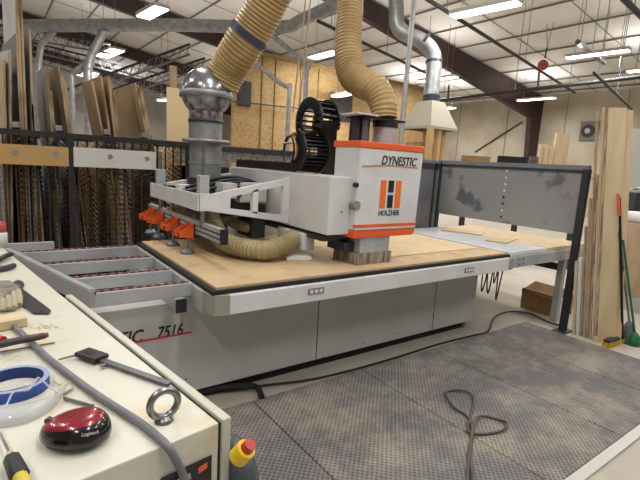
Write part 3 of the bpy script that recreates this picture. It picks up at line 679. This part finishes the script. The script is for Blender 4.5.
MB().box((4.0, 4.2, .78), (XF-.03, 4.22, 1.79)).build('rear_panel', mat('rear screen', '5E6065', .4, col2='6C6E72', scale=3), t)
MB().box((4.0, 4.19, 1.79), (XF, 4.23, 1.83)).build('rear_top_rail', mat('screen rail', '7E828C', .45, .3), t)
MB().box((5.0, 4.185, .78), (5.03, 4.2, 1.8)).build('panel_frame', dark_metal, t)
MB().box((4.0, 4.185, 1.72), (5.1, 4.2, 1.79)).build('panel_frame', dark_metal, t)
for k in range(8):
    p = Xp(507-k*.85, 171+k*6.55, XF)
    MB().cyl((XF-.004, p.y, p.z), (XF, p.y, p.z), .014, n=12).build('bolt_dot', white_paint if k not in (4, 5, 7) else black, t)
MB().box((4.55, 4.26, 0), (4.9, 4.6, 1.05)).build('body', white_paint, thing('bench_unit', (4.7, 4.4, 0), 'white unit seen low behind the grey safety screen', 'unit'))

# ------------------------------------------------------------------ rubber mats
def mat_material():
    m = bpy.data.materials.new('rubber floor mat'); m.use_nodes = True; nt = m.node_tree; N = nt.nodes; L = nt.links
    b = N['Principled BSDF']; b.inputs['Roughness'].default_value = .7
    tc = N.new('ShaderNodeTexCoord'); geo = N.new('ShaderNodeNewGeometry')
    vo = N.new('ShaderNodeTexVoronoi'); vo.voronoi_dimensions = '2D'; vo.inputs['Scale'].default_value = 38; vo.inputs['Randomness'].default_value = 0.0
    mp = N.new('ShaderNodeMapping'); mp.inputs['Rotation'].default_value = (0, 0, .785); L.new(geo.outputs['Position'], mp.inputs[0]); L.new(mp.outputs[0], vo.inputs['Vector'])
    hole = N.new('ShaderNodeMapRange'); hole.inputs[1].default_value = .3; hole.inputs[2].default_value = .36; L.new(vo.outputs['Distance'], hole.inputs[0])  # 0 inside hole
    n1 = N.new('ShaderNodeTexNoise'); n1.inputs['Scale'].default_value = 1.9; n1.inputs['Detail'].default_value = 12; n1.inputs['Roughness'].default_value = .8; L.new(geo.outputs['Position'], n1.inputs['Vector'])
    d1 = N.new('ShaderNodeMapRange'); d1.inputs[1].default_value = .44; d1.inputs[2].default_value = .62; L.new(n1.outputs['Fac'], d1.inputs[0])
    n2 = N.new('ShaderNodeTexNoise'); n2.inputs['Scale'].default_value = 60; n2.inputs['Detail'].default_value = 3; L.new(geo.outputs['Position'], n2.inputs['Vector'])
    base = N.new('ShaderNodeMix'); base.data_type = 'RGBA'; base.inputs['A'].default_value = srgb('656364'); base.inputs['B'].default_value = srgb('7C7A7B'); L.new(n2.outputs['Fac'], base.inputs['Factor'])
    # dust settles in holes first
    inv = N.new('ShaderNodeMath'); inv.operation = 'SUBTRACT'; inv.inputs[0].default_value = 1; L.new(hole.outputs[0], inv.inputs[1])
    hm = N.new('ShaderNodeMix'); hm.data_type = 'RGBA'; hm.inputs['B'].default_value = srgb('333134'); L.new(base.outputs['Result'], hm.inputs['A'])
    s = N.new('ShaderNodeMath'); s.operation = 'MULTIPLY'; s.inputs[1].default_value = .65; L.new(inv.outputs[0], s.inputs[0]); L.new(s.outputs[0], hm.inputs['Factor'])
    dm = N.new('ShaderNodeMix'); dm.data_type = 'RGBA'; dm.inputs['B'].default_value = srgb('ABA08C'); L.new(hm.outputs['Result'], dm.inputs['A'])
    q = N.new('ShaderNodeMath'); q.operation = 'MULTIPLY_ADD'; q.inputs[1].default_value = .5; q.inputs[2].default_value = .3; L.new(hole.outputs[0], q.inputs[0])
    q2 = N.new('ShaderNodeMath'); q2.operation = 'MULTIPLY'; L.new(q.outputs[0], q2.inputs[0]); L.new(d1.outputs[0], q2.inputs[1])
    L.new(q2.outputs[0], dm.inputs['Factor']); L.new(dm.outputs['Result'], b.inputs['Base Color'])
    bp = N.new('ShaderNodeBump'); bp.inputs['Strength'].default_value = .5; bp.inputs['Distance'].default_value = .006; L.new(hole.outputs[0], bp.inputs['Height']); L.new(bp.outputs[0], b.inputs['Normal'])
    return m
mm = mat_material()
xe = [.5, 1.44, 2.46, 3.36, 4.25, 5.02]
for i in range(5):
    names = ['first rubber mat, at left, partly behind the cream cabinet', 'second rubber mat from the left, below the machine front', 'middle rubber mat with the cable loop on it', 'fourth rubber mat from the left', 'last rubber mat, at right, beside the standing boards']
    y1 = 2.64-.0*i
    o = tag(MB().box((xe[i]+.004, 1.0, 0), (xe[i+1]-.004, y1, .014)).build('rubber_mat', mm, bev=.004), names[i], 'mat', 'rubber mats in front of machine')
tag(MB().box((1.2, .93, 0), (5.05, .995, .018)).build('edge_strip', mat('edge strip', 'C9C7C1', .45, .2), bev=.004), 'pale metal strip along the near edge of mats', 'strip')

# cables on floor
cab = mat('grey cable', '55504A', .5)
P = [Zp(*a, .03) for a in ((467, 490), (469, 455), (472, 430), (467, 415), (455, 408), (447, 398), (447, 391), (457, 390), (470, 394), (474, 402), (470, 418), (468, 432), (484, 433), (503, 430), (507, 424), (500, 419), (485, 416), (476, 420), (472, 440), (471, 460), (474, 490))]
P = [V(p.x, p.y, .024+.007*(i % 3)) for i, p in enumerate(P)]
tag(MB().tube(spline(P, 10), .009, 8).build('looped_cable', cab), 'thin grey cable in loops lying on the middle mat', 'cable')
P = [V(p.x, p.y, .016) for p in (Zp(*a, .012) for a in ((175, 400), (215, 392), (262, 386), (310, 380), (356, 372), (400, 358), (440, 344), (475, 337), (490, 332), (494, 318), (508, 312), (530, 314), (548, 322), (566, 327)))]
for p in P: p.y = max(p.y, 2.66) if p.x < 5.02 else p.y
tag(MB().tube(spline(P, 8), .009, 8).build('floor_cable', black), 'long black cable on floor between machine base and mats', 'cable')
P = [V(p.x, p.y, z) for p, z in zip((Zp(*a, .04) for a in ((180, 398), (215, 390), (240, 388), (256, 388), (262, 396))), (.05, .05, .055, .05, .03))]
tag(MB().tube(spline(P, 8), .022, 10).build('black_hose', rubber), 'short thick black hose ending at mat edge below the machine', 'hose')
for i, (x, y) in enumerate(((4.3, 2.75), (4.36, 2.85), (4.42, 2.7), (4.5, 2.8))):
    P = [V(x, y, .77), V(x+.02, y, .5-.08*(i % 3)), V(x+.1, y+.02, .42+.06*i), V(x+.16, y+.03, .77)]
    tag(MB().tube(spline(P, 8), .008, 6).build('hanging_cable', black), 'thin black cable hanging in a loop below right end of bed', 'cable', 'cables hanging under the bed end')
tag(MB().lathe((4.5, 3.2, 0), (0, 0, 1), [(0, .12), (.2, .15), (.45, .13), (.6, .05)], 16).build('brown_sack', board_brown), 'brown sack standing on the floor behind right end of base', 'sack')

# ------------------------------------------------------------------ standing boards at right
A = Zp(597.5, 341.5, 0); Bx = V(.72, -.69, 0).normalized()      # face direction
u = cr.copy(); u.z = 0; u.normalize(); n_ = V(-u.y, u.x, 0)
if n_.dot(cf) < 0: n_ = -n_
nb = V(A.x, A.y, 0).normalized(); ub = V(nb.y, -nb.x, 0)
zt = 2.44
def standing(x_off, w, depth_off, h, m, label, lean=-.24, th=.018):
    c = A+ub*(x_off+w/2)+nb*depth_off; t = thing('standing_board', (c.x, c.y, 0), label, 'board', 'long boards standing by the screen post')
    top = ub*lean*h/2.44
    MB().prism([c-ub*w/2, c+ub*w/2, c+ub*w/2+V(0, 0, h)+top, c-ub*w/2+V(0, 0, h)+top], nb*th).build('panel', m, t)
    return t
standing(0, .155, 0, 2.42, ply, 'widest pale board, facing the camera at front of the stack')
standing(.125, .085, .04, 2.4, ply, 'pale board just behind the widest one on its right')
eb = [(-.022, .02, .0, 2.44, board_edge, 'board edge immediately left of the widest pale board'), (-.05, .024, .03, 2.43, ply, 'tall pale board edge second from the widest board'),
      (-.075, .02, .02, 1.75, board_edge, 'mid height board edge in the stack'), (-.1, .022, .05, 2.4, board_tan, 'tan tall board edge towards the screen'),
      (-.128, .024, .04, 1.5, board_tan, 'tan board edge reaching mid height'), (-.155, .022, .07, 1.2, board_tan, 'short tan board edge beside the short white board'),
      (-.185, .028, .03, .86, mat('white edge board', 'C8C8C8', .5), 'short white board in the stack'), (-.225, .032, .05, .82, ply, 'shortest pale board at left of stack')]
for xo, w, do, h, m, lab in eb: standing(xo*1.1+.0, w*1.0, do, h, m, lab, th=.1)
standing(-.03, .03, -.02, .05, ply, 'tiny wood block at foot of the board stack', th=.04)

# brooms
def broomstick(a, b, d0, d1, col, name): return MB().tube([Dp(*a, d0), Dp(*b, d1)], .011, 8)
A5 = Zp(616, 343, 0); dA = (A5-C0).dot(cf)-.3
t = thing('push_broom', A5, 'broom with yellow bristles and black handle against the boards', 'broom')
e0, e1 = Zp(606, 345, .03), Zp(624, 339, .03); dd = (e1-e0).length
MB().bar(V(e0.x, e0.y, .07), V(e1.x, e1.y, .07), .06, .03).build('broom_head', dark_metal, t)
MB().bar(V(e0.x, e0.y, .028), V(e1.x, e1.y, .028), .07, .055).build('bristles', mat('yellow bristles', 'C8A01E', .8, col2='A07C14', scale=60), t)
h0 = V((e0.x+e1.x)/2, (e0.y+e1.y)/2, .08)+u*.07
MB().tube([h0, Dp(619.5, 197, dA)], .013, 8).build('handle', rubber, t)
MB().tube([Dp(619, 216, dA-.001), Dp(618, 194, dA-.001)], .016, 8).build('orange_grip', mat('orange grip', 'D0563A', .5), t)
t = thing('hand_brush', Zp(633, 345, 0), 'green brush with long green handle at the right of the dustpan', 'brush')
g = mat('green bristle', '1E6A42', .7); b0 = Zp(633, 345, 0)
MB().lathe((b0.x, b0.y, 0), (0, 0, 1), [(0, .0), (0, .065), (.1, .05), (.14, .02), (.14, 0)], 12).build('bristles', g, t)
MB().tube([(b0.x, b0.y, .12), Dp(623, 240, (b0-C0).dot(cf)-.25)], .012, 8).build('handle', g, t)
t = thing('dustpan', Zp(627, 342, 0), 'grey upright dustpan with long handle between yellow broom and green brush', 'dustpan')
b0 = Zp(626.5, 343, 0)
MB().lathe((b0.x, b0.y, 0), (0, 0, 1), [(0, 0), (0, .06), (.2, .05), (.24, .03), (.24, 0)], 10).build('pan', mat('pan grey', '63666A', .6), t)
MB().tube([(b0.x, b0.y, .2), Dp(619, 232, (b0-C0).dot(cf)-.25)], .012, 8).build('handle', steel, t)

# right edge furniture
t = thing('workbench_box', (7.0, 2.2, 0), 'large tan carton with white crumpled bag on top at right edge', 'carton')
c = Dp(652, 258, 6.2); z1 = Dp(634, 222, 6.2).z; z0 = Dp(634, 294, 6.2).z
MB().obox((c.x, c.y, (z0+z1)/2), u*.38, n_*.3, V(0, 0, (z1-z0)/2)).build('carton', board_tan, t)
MB().obox((c.x, c.y, z1+.07), u*.36, n_*.25, V(0, 0, .07)).build('white_bag', mat('white bag', 'DCDAD6', .6, bump=.8, bscale=8), t, bev=.05)
MB().obox((c.x, c.y, z0/2), u*.4, n_*.32, V(0, 0, z0/2)).build('pallet', mat('pallet grey', 'B4B0A8', .7), t)
p = Dp(640, 196, 9)
t = thing('dark_machine', (p.x, p.y, 0), 'dark machine with curved pipe behind the boards at right edge', 'machine')
MB().obox((p.x, p.y, .75), u*.35, n_*.4, V(0, 0, .75)).build('body', dark_metal, t)
MB().tube(spline([p-u*.35+V(0, 0, -.25), p-u*.2+V(0, 0, .1), p+u*.15+V(0, 0, .15)], 8), .03, 8).build('curved_pipe', steel, t)
MB().obox((p.x, p.y, 1.52), u*.33, n_*.38, V(0, 0, .02)).build('top_cover', grey_paint, t)
# wall mounted bits at the right wall
p = Xp(587, 131, XW-.1); t = thing('wall_fan', p, 'square dark ventilation fan mounted high on the insulated wall', 'fan')
MB().box((XW-.12, p.y-.42, p.z-.42), (XW-.0, p.y+.3, p.z+.42)).build('frame', mat('fan frame', '6E6A64', .6), t)
MB().cyl((XW-.16, p.y-.05, p.z), (XW-.12, p.y-.05, p.z), .28, n=20).build('grille', mat('fan dark', '2A2624', .6), t)
MB().cyl((XW-.2, p.y-.05, p.z), (XW-.16, p.y-.05, p.z), .12, n=16).build('hub', steel, t)
# brace on the wall
tag(MB().bar(Xp(475, 152, XW-.06), Xp(522, 122, XW-.06), .06, .06).build('diagonal_brace', maroon), 'thin diagonal brace across the insulated wall left of the maroon column', 'brace')
# bench beyond the screen with pieces of wood standing
bench = thing('far_bench', (9, 5, 0), 'long low bench beyond the grey safety screen loaded with offcuts', 'bench')
pb0, pb1 = Dp(455, 166, 9), Dp(595, 172, 8.2)
MB().bar(V(pb0.x, pb0.y, 1.72), V(pb1.x, pb1.y, 1.72), .7, .06).build('worktop', board_tan, bench)
for k in (.1, .5, .9):
    q = V(pb0.x, pb0.y, 0).lerp(V(pb1.x, pb1.y, 0), k); MB().box((q.x-.04, q.y-.04, 0), (q.x+.04, q.y+.04, 1.7)).build('leg', dark_metal, bench)
def up_piece(px0, px1, pyt, m, lab, cat='board', nm='wood_piece', d=8.6):
    a_, b_ = Dp(px0, pyt, d), Dp(px1, pyt, d); w = (b_-a_).length
    c = (a_+b_)/2; h = c.z-1.75
    return tag(MB().obox((c.x, c.y, 1.75+h/2), u*w/2, n_*.03, V(0, 0, h/2)).build(nm, m), lab, cat)
up_piece(556, 570, 133, ply, 'widest pale board standing on the far bench beyond the screen')
up_piece(540, 543, 144, ply, 'leftmost of three slim wood pieces standing beyond the screen')
up_piece(545, 548, 144.5, ply, 'middle of three slim wood pieces standing beyond the screen')
up_piece(550.5, 553, 146, ply, 'rightmost of three slim wood pieces standing beyond the screen')
up_piece(462, 490, 156, cardboard, 'flat brown carton on the bench right of the hood', 'carton', 'flat_carton')
up_piece(498, 527, 156.5, black, 'long flat black case on the bench before the maroon column', 'case', 'black_case')
up_piece(530, 538, 156.5, steel, 'small bracket on the bench left of slim wood pieces', 'bracket', 'metal_bracket')
# wall cabinets / far right shelf uprights
p = Dp(632, 118, 12); tag(MB().obox((p.x+.3, p.y, 1.55), u*.45, n_*.2, V(0, 0, 1.55)).build('white_locker', mat('locker white', 'BDBBB4', .5)), 'tall white cabinet far behind the boards at right edge', 'cabinet')

# ------------------------------------------------------------------ cream cabinet in foreground
ZC = 1.18
A_ = V(.375, .775, 0); e = V(-.15, 1, 0).normalized(); s = V(-1, -.15, 0).normalized()
cabn = thing('cream_cabinet', A_+e*1.0+s*.4, 'cream enamelled machine cabinet in the foreground with tools on top', 'cabinet')
def FP(px, py, off=0):      # on the cabinet's front plane, off = metres in front of it
    d_ = ray(px, py); o_ = A_-e*off; return C0+d_*((o_-C0).dot(e)/d_.dot(e))
def P2(a, b, z): return A_+s*a+e*b+V(0, 0, z)     # a: to the left, b: away
MB().prism([P2(.028, 0, .1), P2(.95, 0, .1), P2(.95, 2.1, .1), P2(.028, 2.1, .1)], V(0, 0, ZC-.1)).build('body', cream, cabn, bev=.003)
MB().prism([P2(0, -.002, .98), P2(.021, -.002, .98), P2(.021, 1.02, .98), P2(0, 1.02, .98)], V(0, 0, ZC+.004-.98)).build('door', cream_plain, cabn, bev=.003)
MB().prism([P2(.02, .004, .98), P2(.03, .004, .98), P2(.03, 1.0, .98), P2(.02, 1.0, .98)], V(0, 0, ZC-.004-.98)).build('door_gasket', black, cabn)
MB().prism([P2(.05, .03, 0), P2(.93, .03, 0), P2(.93, 2.05, 0), P2(.05, 2.05, 0)], V(0, 0, .1)).build('plinth', black, cabn)
# black label on front
fp = lambda a, z: A_+s*a+V(0, 0, z)-e*.002
lab = MB().prism([fp(.045, ZC-.062), fp(.15, ZC-.062), fp(.15, ZC-.2), fp(.045, ZC-.2)], -e*.002).build('name_plate', black, cabn)
text('plate_writing', 'HOLZHER', mat('plate white', 'C8C8C8', .5), lab, fp(.142, ZC-.088)-e*.003, -s, (0, 0, 1), .016, width=.05)
text('plate_writing', 'EDGE', mat('plate red', 'B8322A', .5), lab, fp(.142, ZC-.11)-e*.003, -s, (0, 0, 1), .018, width=.04)
MB().prism([fp(.075, ZC-.076), fp(.056, ZC-.072), fp(.056, ZC-.083), fp(.075, ZC-.087)], -e*.004).build('orange_mark', orange, lab)
# grey round housing and e-stop on the side
o0 = P2(-.03, .03, 1.05)
hs = MB().lathe(o0+V(.0, 0, -.02)+s*.03, -s, [(0, 0), (0, .085), (.03, .085), (.045, .075), (.05, 0)], 28).build('round_housing', mat('housing grey', '4A4F50', .4), cabn)
q0 = Dp(225.5, 466, 1.02)
MB().prism([P2(0, .0, .9), P2(-.0, .12, .9), P2(-.02, .12, .9), P2(-.02, 0, .9)], V(0, 0, .16)).build('side_bracket', dark_metal, cabn)
a0, a1, a2 = Dp(238, 457.5, .84), Dp(246, 449, .83), Dp(250.5, 444, .825)
MB().cyl(a0, a1+ (a2-a1)*.1, .0185, n=24).build('estop_collar', mat('estop yellow', 'E2C018', .45), cabn)
MB().cyl(a1, a2, .012, n=24).build('estop_button', mat('estop red', 'B02A28', .4), cabn, bev=.003)

# ---- eyebolt
p = Zp(164, 421, ZC); t = thing('eyebolt', p, 'steel lifting eyebolt standing on the cream cabinet', 'eyebolt')
cen = Dp(165.5, 404.5, (p-C0).dot(cf)); cen.x, cen.y = p.x, p.y; cen.z = ZC+.037
eyev = (cen-C0); eyev.z = 0; eyev.normalize(); eyev = (Matrix.Rotation(.35, 3, 'Z') @ eyev)
MB().torus(cen, eyev, .0275, .0072, 36, 14).build('ring', steel, t)
MB().lathe(p, (0, 0, 1), [(0, 0), (0, .018), (.004, .018), (.008, .012), (.012, .009), (.012, 0)], 20).build('collar', steel, t)
# ---- grey thick cable
Pc = [Zp(*a, ZC+.009) for a in ((14, 326), (30, 341), (47, 357), (75, 379), (100, 397), (125, 413), (143, 425), (153, 433))]
Pc += [FP(168, 447, .012), FP(178, 464, .014), FP(186, 484, .014), FP(193, 515, .014)]
tag(MB().tube(spline(Pc, 10), .0078, 14).build('grey_cable', mat('grey pvc cable', '74767C', .45, col2='686A70', scale=20)), 'thick grey cable lying across cabinet top and over its front edge', 'cable')
# ---- mouse
m0, m1 = Zp(44, 432, ZC+.008), Zp(110, 437, ZC+.008); cm = (m0+m1)/2; ax = (m1-m0); Lm = ax.length; ax.normalize(); ay = V(-ax.y, ax.x, 0)
cm = cm-ay*.004
def mouse_surf(th, ph, k=1.0):
    # th around, ph elevation 0..pi/2 ; length slightly egg shaped
    x = math.cos(th); y = math.sin(th); w = .82*(1+.12*x)-.06*(1-abs(x))*.5
    c = math.cos(ph)**.55; z = math.sin(ph)**.85
    hx = 1.0+.25*(x*c)-.12*(x*c)**2
    return cm+(ax*x*c*Lm/2+ay*y*c*Lm/2*w)*k+V(0, 0, .004+z*.038*hx*k)
t = thing('computer_mouse', V(cm.x, cm.y, ZC), 'dark red and black computer mouse on the cream cabinet', 'mouse')
def mshell(f, name, m, k, ph0, n=40, rows=14):
    b = MB(); vs = []
    for j in range(rows+1):
        for i in range(n):
            th = 2*PI*i/n; ph = ph0(th)+(PI/2-ph0(th))*j/rows; vs.append(mouse_surf(th, min(ph, PI/2-1e-3), k))
    fs = [(j*n+i, j*n+(i+1) % n, (j+1)*n+(i+1) % n, (j+1)*n+i) for j in range(rows) for i in range(n)]
    b._add(vs, fs, True); b._add([vs[i] for i in range(n)], [list(range(n))]); return b.build(name, m, t)
mshell(None, 'body', mat('mouse black', '100D10', .2, coat=.5), 1, lambda th: 0.02)
mshell(None, 'top_shell', mat('mouse red', '8E1628', .25, .3, coat=.8), 1.015, lambda th: .5+.3*abs(math.sin(th))**2+.35*max(0, math.cos(th)))
wp = mouse_surf(PI*.98, .8, 1.0); MB().cyl(wp-ay*.004+V(0, 0, .0), wp+ay*.004, .0065, n=16).build('scroll_wheel', mat('wheel grey', '4A464A', .5), t)
rp = mouse_surf(-.5, .45, 1.03)
text('mouse_writing', 'Logitech', mat('mouse print', 'C8C0C4', .4), t, mouse_surf(-.95, .52, 1.03), (ax*.85+ay*.45), V(0, 0, 1)+ay*.5, .008, off=.001, thick=.0003)
# ---- screwdriver
p, q, r3 = Zp(-3, 428, ZC+.012), Zp(10, 454, ZC+.016), Zp(26, 490, ZC+.016)
t = thing('screwdriver', Zp(14, 470, ZC), 'screwdriver with black and yellow handle at the left edge', 'screwdriver')
d = (r3-q).normalized()
MB().tube([p, q], .0022, 8).build('shaft', steel, t)
MB().lathe(q, d, [(0, 0), (0, .006), (.008, .0075), (.014, .0075)], 16).build('yellow_collar', mat('driver yellow', 'C8B43C', .4), t)
MB().lathe(q+d*.013, d, [(0, .0), (0, .009), (.004, .013), (.055, .0145), (.06, .012)], 8).build('grip', mat('driver black', '26282A', .55), t)
MB().lathe(q+d*.072, d, [(0, .011), (.03, .012), (.04, 0)], 10).build('handle_end', mat('driver yellow', 'C8B43C', .4), t)
# ---- blue tape
p = Zp(14, 389, ZC); t = thing('tape_roll', p, 'roll of blue painters tape lying flat on the cabinet', 'tape roll')
ro = (Zp(50, 384, ZC)-Zp(14, 389, ZC)).length
b = MB(); R1, R0, hT = ro*1.0, ro*.8, .024
b.lathe(p, (0, 0, 1), [(0, R0), (0, R1), (hT, R1)], 48); b.build('tape', mat('blue tape', '2E58B8', .5, col2='2850A8', scale=40), t)
MB().lathe(p, (0, 0, 1), [(hT, R1), (hT+.0004, R0+.003), (hT, R0+.0025)], 48).build('tape_side', mat('tape side', '93A0C4', .6), t)
MB().lathe(p, (0, 0, 1), [(hT, R0+.003), (0, R0), (0, R0-.002), (hT, R0-.0)], 48).build('core', mat('tape core', '1D3A80', .6), t)
MB().obox(p+V(-.01, -.005, .006), V(.03, .004, 0), V(-.003, .012, 0), V(0, 0, .002)).build('paper_slip', mat('paper slip', 'B9B6AC', .7), thing('paper_scrap', p, 'small pale paper scrap lying inside the blue tape roll', 'paper'))
# ---- clear safety glasses
clear = mat('clear plastic', 'C9CCD0', .12, alpha=.5, coat=.5)
p = Zp(30, 405, ZC); t = thing('safety_glasses', p, 'clear plastic safety glasses in front of the blue tape roll', 'glasses')
P_ = [Zp(*a, ZC+.012) for a in ((-12, 424), (10, 422), (30, 417), (48, 408), (61, 396))]
sp = spline(P_, 8); b = MB()
vs = []; 
for i, q in enumerate(sp): vs += [V(q.x, q.y, ZC+.003), V(q.x, q.y, ZC+.02)+n_*.018, V(q.x, q.y, ZC+.028)+n_*.04]
b._add(vs, [(i*3+j, i*3+j+1, i*3+j+4, i*3+j+3) for i in range(len(sp)-1) for j in (0, 1)], True)
lo = b.build('lens', clear, t); sm_ = lo.modifiers.new('solid', 'SOLIDIFY'); sm_.thickness = .0015
P_ = [Zp(*a, ZC+z) for a, z in (((62, 394), .03), ((52, 389), .03), ((44, 382), .034), ((38, 378), .036), ((33, 383), .034), ((28, 390), .03), ((14, 392), .03), ((8, 402), .02), ((2, 412), .012), ((-8, 424), .01))]
MB().tube(spline(P_, 8), .0022, 8).build('temple', clear, t)
# ---- steel pins
for a, b_, r, lab in (((64, 398), (93, 406), .0035, 'short steel pin lying left of the mouse'), ((63, 394), (73, 388), .003, 'small shiny bit beside the short steel pin')):
    tag(MB().cyl(Zp(*a, ZC+.005), Zp(*b_, ZC+.005), r, n=10).build('steel_pin', steel), lab, 'pin')
# ---- caliper
t = thing('digital_caliper', Zp(110, 366, ZC), 'black digital caliper lying across the cabinet top', 'caliper')
cz = ZC+.008
j0, b0, b1, e1 = Zp(60, 360, cz), Zp(84, 354, cz), Zp(110, 363, cz), Zp(170, 384, cz)
dirn = (e1-b0).normalized(); sd = V(-dirn.y, dirn.x, 0)
MB().bar(b0, e1, .017, .005).build('beam', mat('caliper beam', '5A5C60', .35, .5), t)
MB().bar(b0+sd*.005, e1+sd*.005, .004, .0045).build('beam_edge', steel, t)
MB().bar(b0-dirn*.008+V(0, 0, .004), b0+dirn*.066+V(0, 0, .004), .042, .012).build('display_body', mat('caliper black', '1C181A', .45), t, bev=.002)
MB().bar(b0+dirn*.006+V(0, 0, .0105), b0+dirn*.036+V(0, 0, .0105), .018, .001).build('screen', mat('lcd', '3C2A2C', .2), t)
for k in (0, 1): MB().cyl(b0+dirn*(.038+.007*k)+V(0, 0, .009), b0+dirn*(.038+.007*k)+V(0, 0, .0108), .0025, n=10).build('button', mat('caliper red', '8A2A2A', .5), t)
MB().prism([b0+sd*.022, b0-sd*.008, j0-sd*.004, j0+sd*.005], V(0, 0, .004)).build('jaw', mat('jaw steel', '7A7B7E', .5, .2), t)
MB().cyl(b1-sd*.02+V(0, 0, -.002), b1-sd*.02+V(0, 0, .004), .006, n=12).build('thumb_wheel', steel, t)
# ---- red black handle
t = thing('plier_handle', Zp(25, 340, ZC), 'red and black tool handle lying over the grey cable', 'tool')
q0, q1 = Zp(-4, 345, ZC+.03), Zp(48, 335, ZC+.028)
MB().tube([q0, q0.lerp(q1, .3), q0.lerp(q1, .9), q1], lambda i: (.011, .0095, .009, .005)[i], 12).build('grip', mat('handle dark', '3A3436', .5), t)
MB().tube([q0.lerp(q1, .62)+V(0, 0, .0022), q1+V(0, 0, .001)], lambda i: (.0085, .0062)[i], 12).build('red_tip', mat('handle red', '8E2E34', .45), t)
MB().tube([Zp(-10, 337, ZC+.04), Zp(3, 341, ZC+.035)], .012, 12).build('red_jaw', mat('bright red', 'C02A2A', .4), t)
tag(MB().cyl(Zp(-5, 353, ZC+.004), Zp(55, 342.5, ZC+.004), .0022, n=8).build('thin_rod', mat('brown rod', '8A6454', .6)), 'thin brown rod lying under the red and black handle', 'rod')
# ---- wood block
q0, q1 = Zp(-8, 333, ZC+.002), Zp(28, 326, ZC+.002)
dq = (q1-q0).normalized(); nq = V(-dq.y, dq.x, 0)
tag(MB().obox((q0+q1)/2+nq*.03+V(0, 0, .013), dq*(q1-q0).length/2, nq*.03, V(0, 0, .013)).build('wood_block', ply, bev=.002), 'small pale wood block at left edge of cabinet top', 'wood block')
# ---- putty knife plate (dark steel) and gloves
kz = ZC+.004
K = [Zp(*a, kz) for a in ((22, 289), (46, 307), (51, 311), (49, 314), (33, 313.5), (20, 304), (12, 297))]
t = thing('steel_scraper', Zp(33, 303, ZC), 'dark flat steel scraper with slot lying near cabinet edge', 'scraper')
MB().prism(K, V(0, 0, .003)).build('blade', mat('scraper dark', '46464A', .4, .5), t)
sl0, sl1 = Zp(38.5, 311, kz+.0035), Zp(44, 310.5, kz+.0035); MB().bar(sl0, sl1, .006, .001).build('slot', black, t)
KP = [Zp(18.5+5.8*math.cos(a), 285+4.2*math.sin(a), kz) for a in [2*PI*i/14 for i in range(14)]]
MB().prism(KP, V(0, 0, .003)).build('round_end', mat('scraper dark', '46464A', .4, .5), t)
t = thing('dusty_glove', Zp(8, 298, ZC), 'dusty grey work glove beside the wood block', 'glove')
g_ = mat('glove fabric', '8A8378', .85, col2='6A645A', scale=30, bump=.4, bscale=80)
ga = [Zp(*a, ZC+.03) for a in ((-8, 284), (10, 283), (21, 289), (0, 302), (-10, 306))]
MB().prism(ga, V(0, 0, .012)).build('back', g_, t, bev=.005)
for (x0, y0, x1, y1) in ((18, 291, 19, 305), (13, 293, 14, 308), (8, 297, 8, 309), (2, 300, 2, 310)):
    MB().tube([Zp(x0, y0, ZC+.032), Zp((x0+x1)/2+1, (y0+y1)/2, ZC+.025), Zp(x1, y1, ZC+.012)], .01, 10).build('finger', mat('glove cream', 'A8A088', .85), t)
# ---- black tools far left & red white item
t = thing('black_clamp', Zp(6, 256, ZC), 'black clamp lying at the far end of cabinet top', 'clamp')
MB().tube([Zp(-6, 263, ZC+.02), Zp(4, 257, ZC+.02), Zp(11, 254, ZC+.02)], .012, 10).build('arm', black, t)
MB().tube([Zp(-6, 270, ZC+.014), Zp(6, 268, ZC+.014), Zp(14, 265.5, ZC+.014)], .012, 10).build('bar', dark_metal, t)
t = thing('spray_bottle', Zp(0, 248, ZC), 'white bottle with red cap at left edge beyond the clamp', 'bottle')
q = Zp(-1, 247, ZC)
MB().lathe((q.x, q.y, ZC), (0, 0, 1), [(0, 0), (0, .04), (.07, .04), (.08, .034), (.08, 0)], 16).build('bottle_body', white_paint, t)
MB().lathe((q.x, q.y, ZC+.08), (0, 0, 1), [(0, .036), (.05, .036), (.055, 0)], 16).build('red_cap', mat('cap red', 'A83430', .45), t)
# sawdust piles (uncountable)
saw = mat('sawdust', 'E6D4AC', .9, col2='D8C090', scale=80)
b = MB()
for cx, cy, sx, sy, n in ((45, 327, 16, 4, 260), (58, 385, 8, 6, 160), (100, 398, 14, 5, 90), (12, 358, 12, 5, 120)):
    for k in range(n):
        q = Zp(cx+random.gauss(0, sx*.5), cy+random.gauss(0, sy*.5), ZC); r = random.uniform(.0006, .0018)
        b._add([(q.x-r, q.y, ZC+.0006), (q.x+r, q.y, ZC+.0006), (q.x, q.y+r, ZC+.0006), (q.x, q.y, ZC+r*1.3)], [(0, 1, 2), (0, 1, 3), (1, 2, 3), (2, 0, 3)])
tag(b.build('sawdust', saw), 'pale sawdust scattered on top of cream cabinet', 'sawdust', kind='stuff')

# ------------------------------------------------------------------ world and view
w = bpy.data.worlds.new('world'); bpy.context.scene.world = w; w.use_nodes = True
w.node_tree.nodes['Background'].inputs[0].default_value = srgb('F0EEEA'); w.node_tree.nodes['Background'].inputs[1].default_value = .35
sc = bpy.context.scene; sc.view_settings.view_transform = 'Standard'; sc.view_settings.look = 'None'; sc.view_settings.gamma = 1; sc.view_settings.use_curve_mapping = False
sc.view_settings.exposure = -0.45
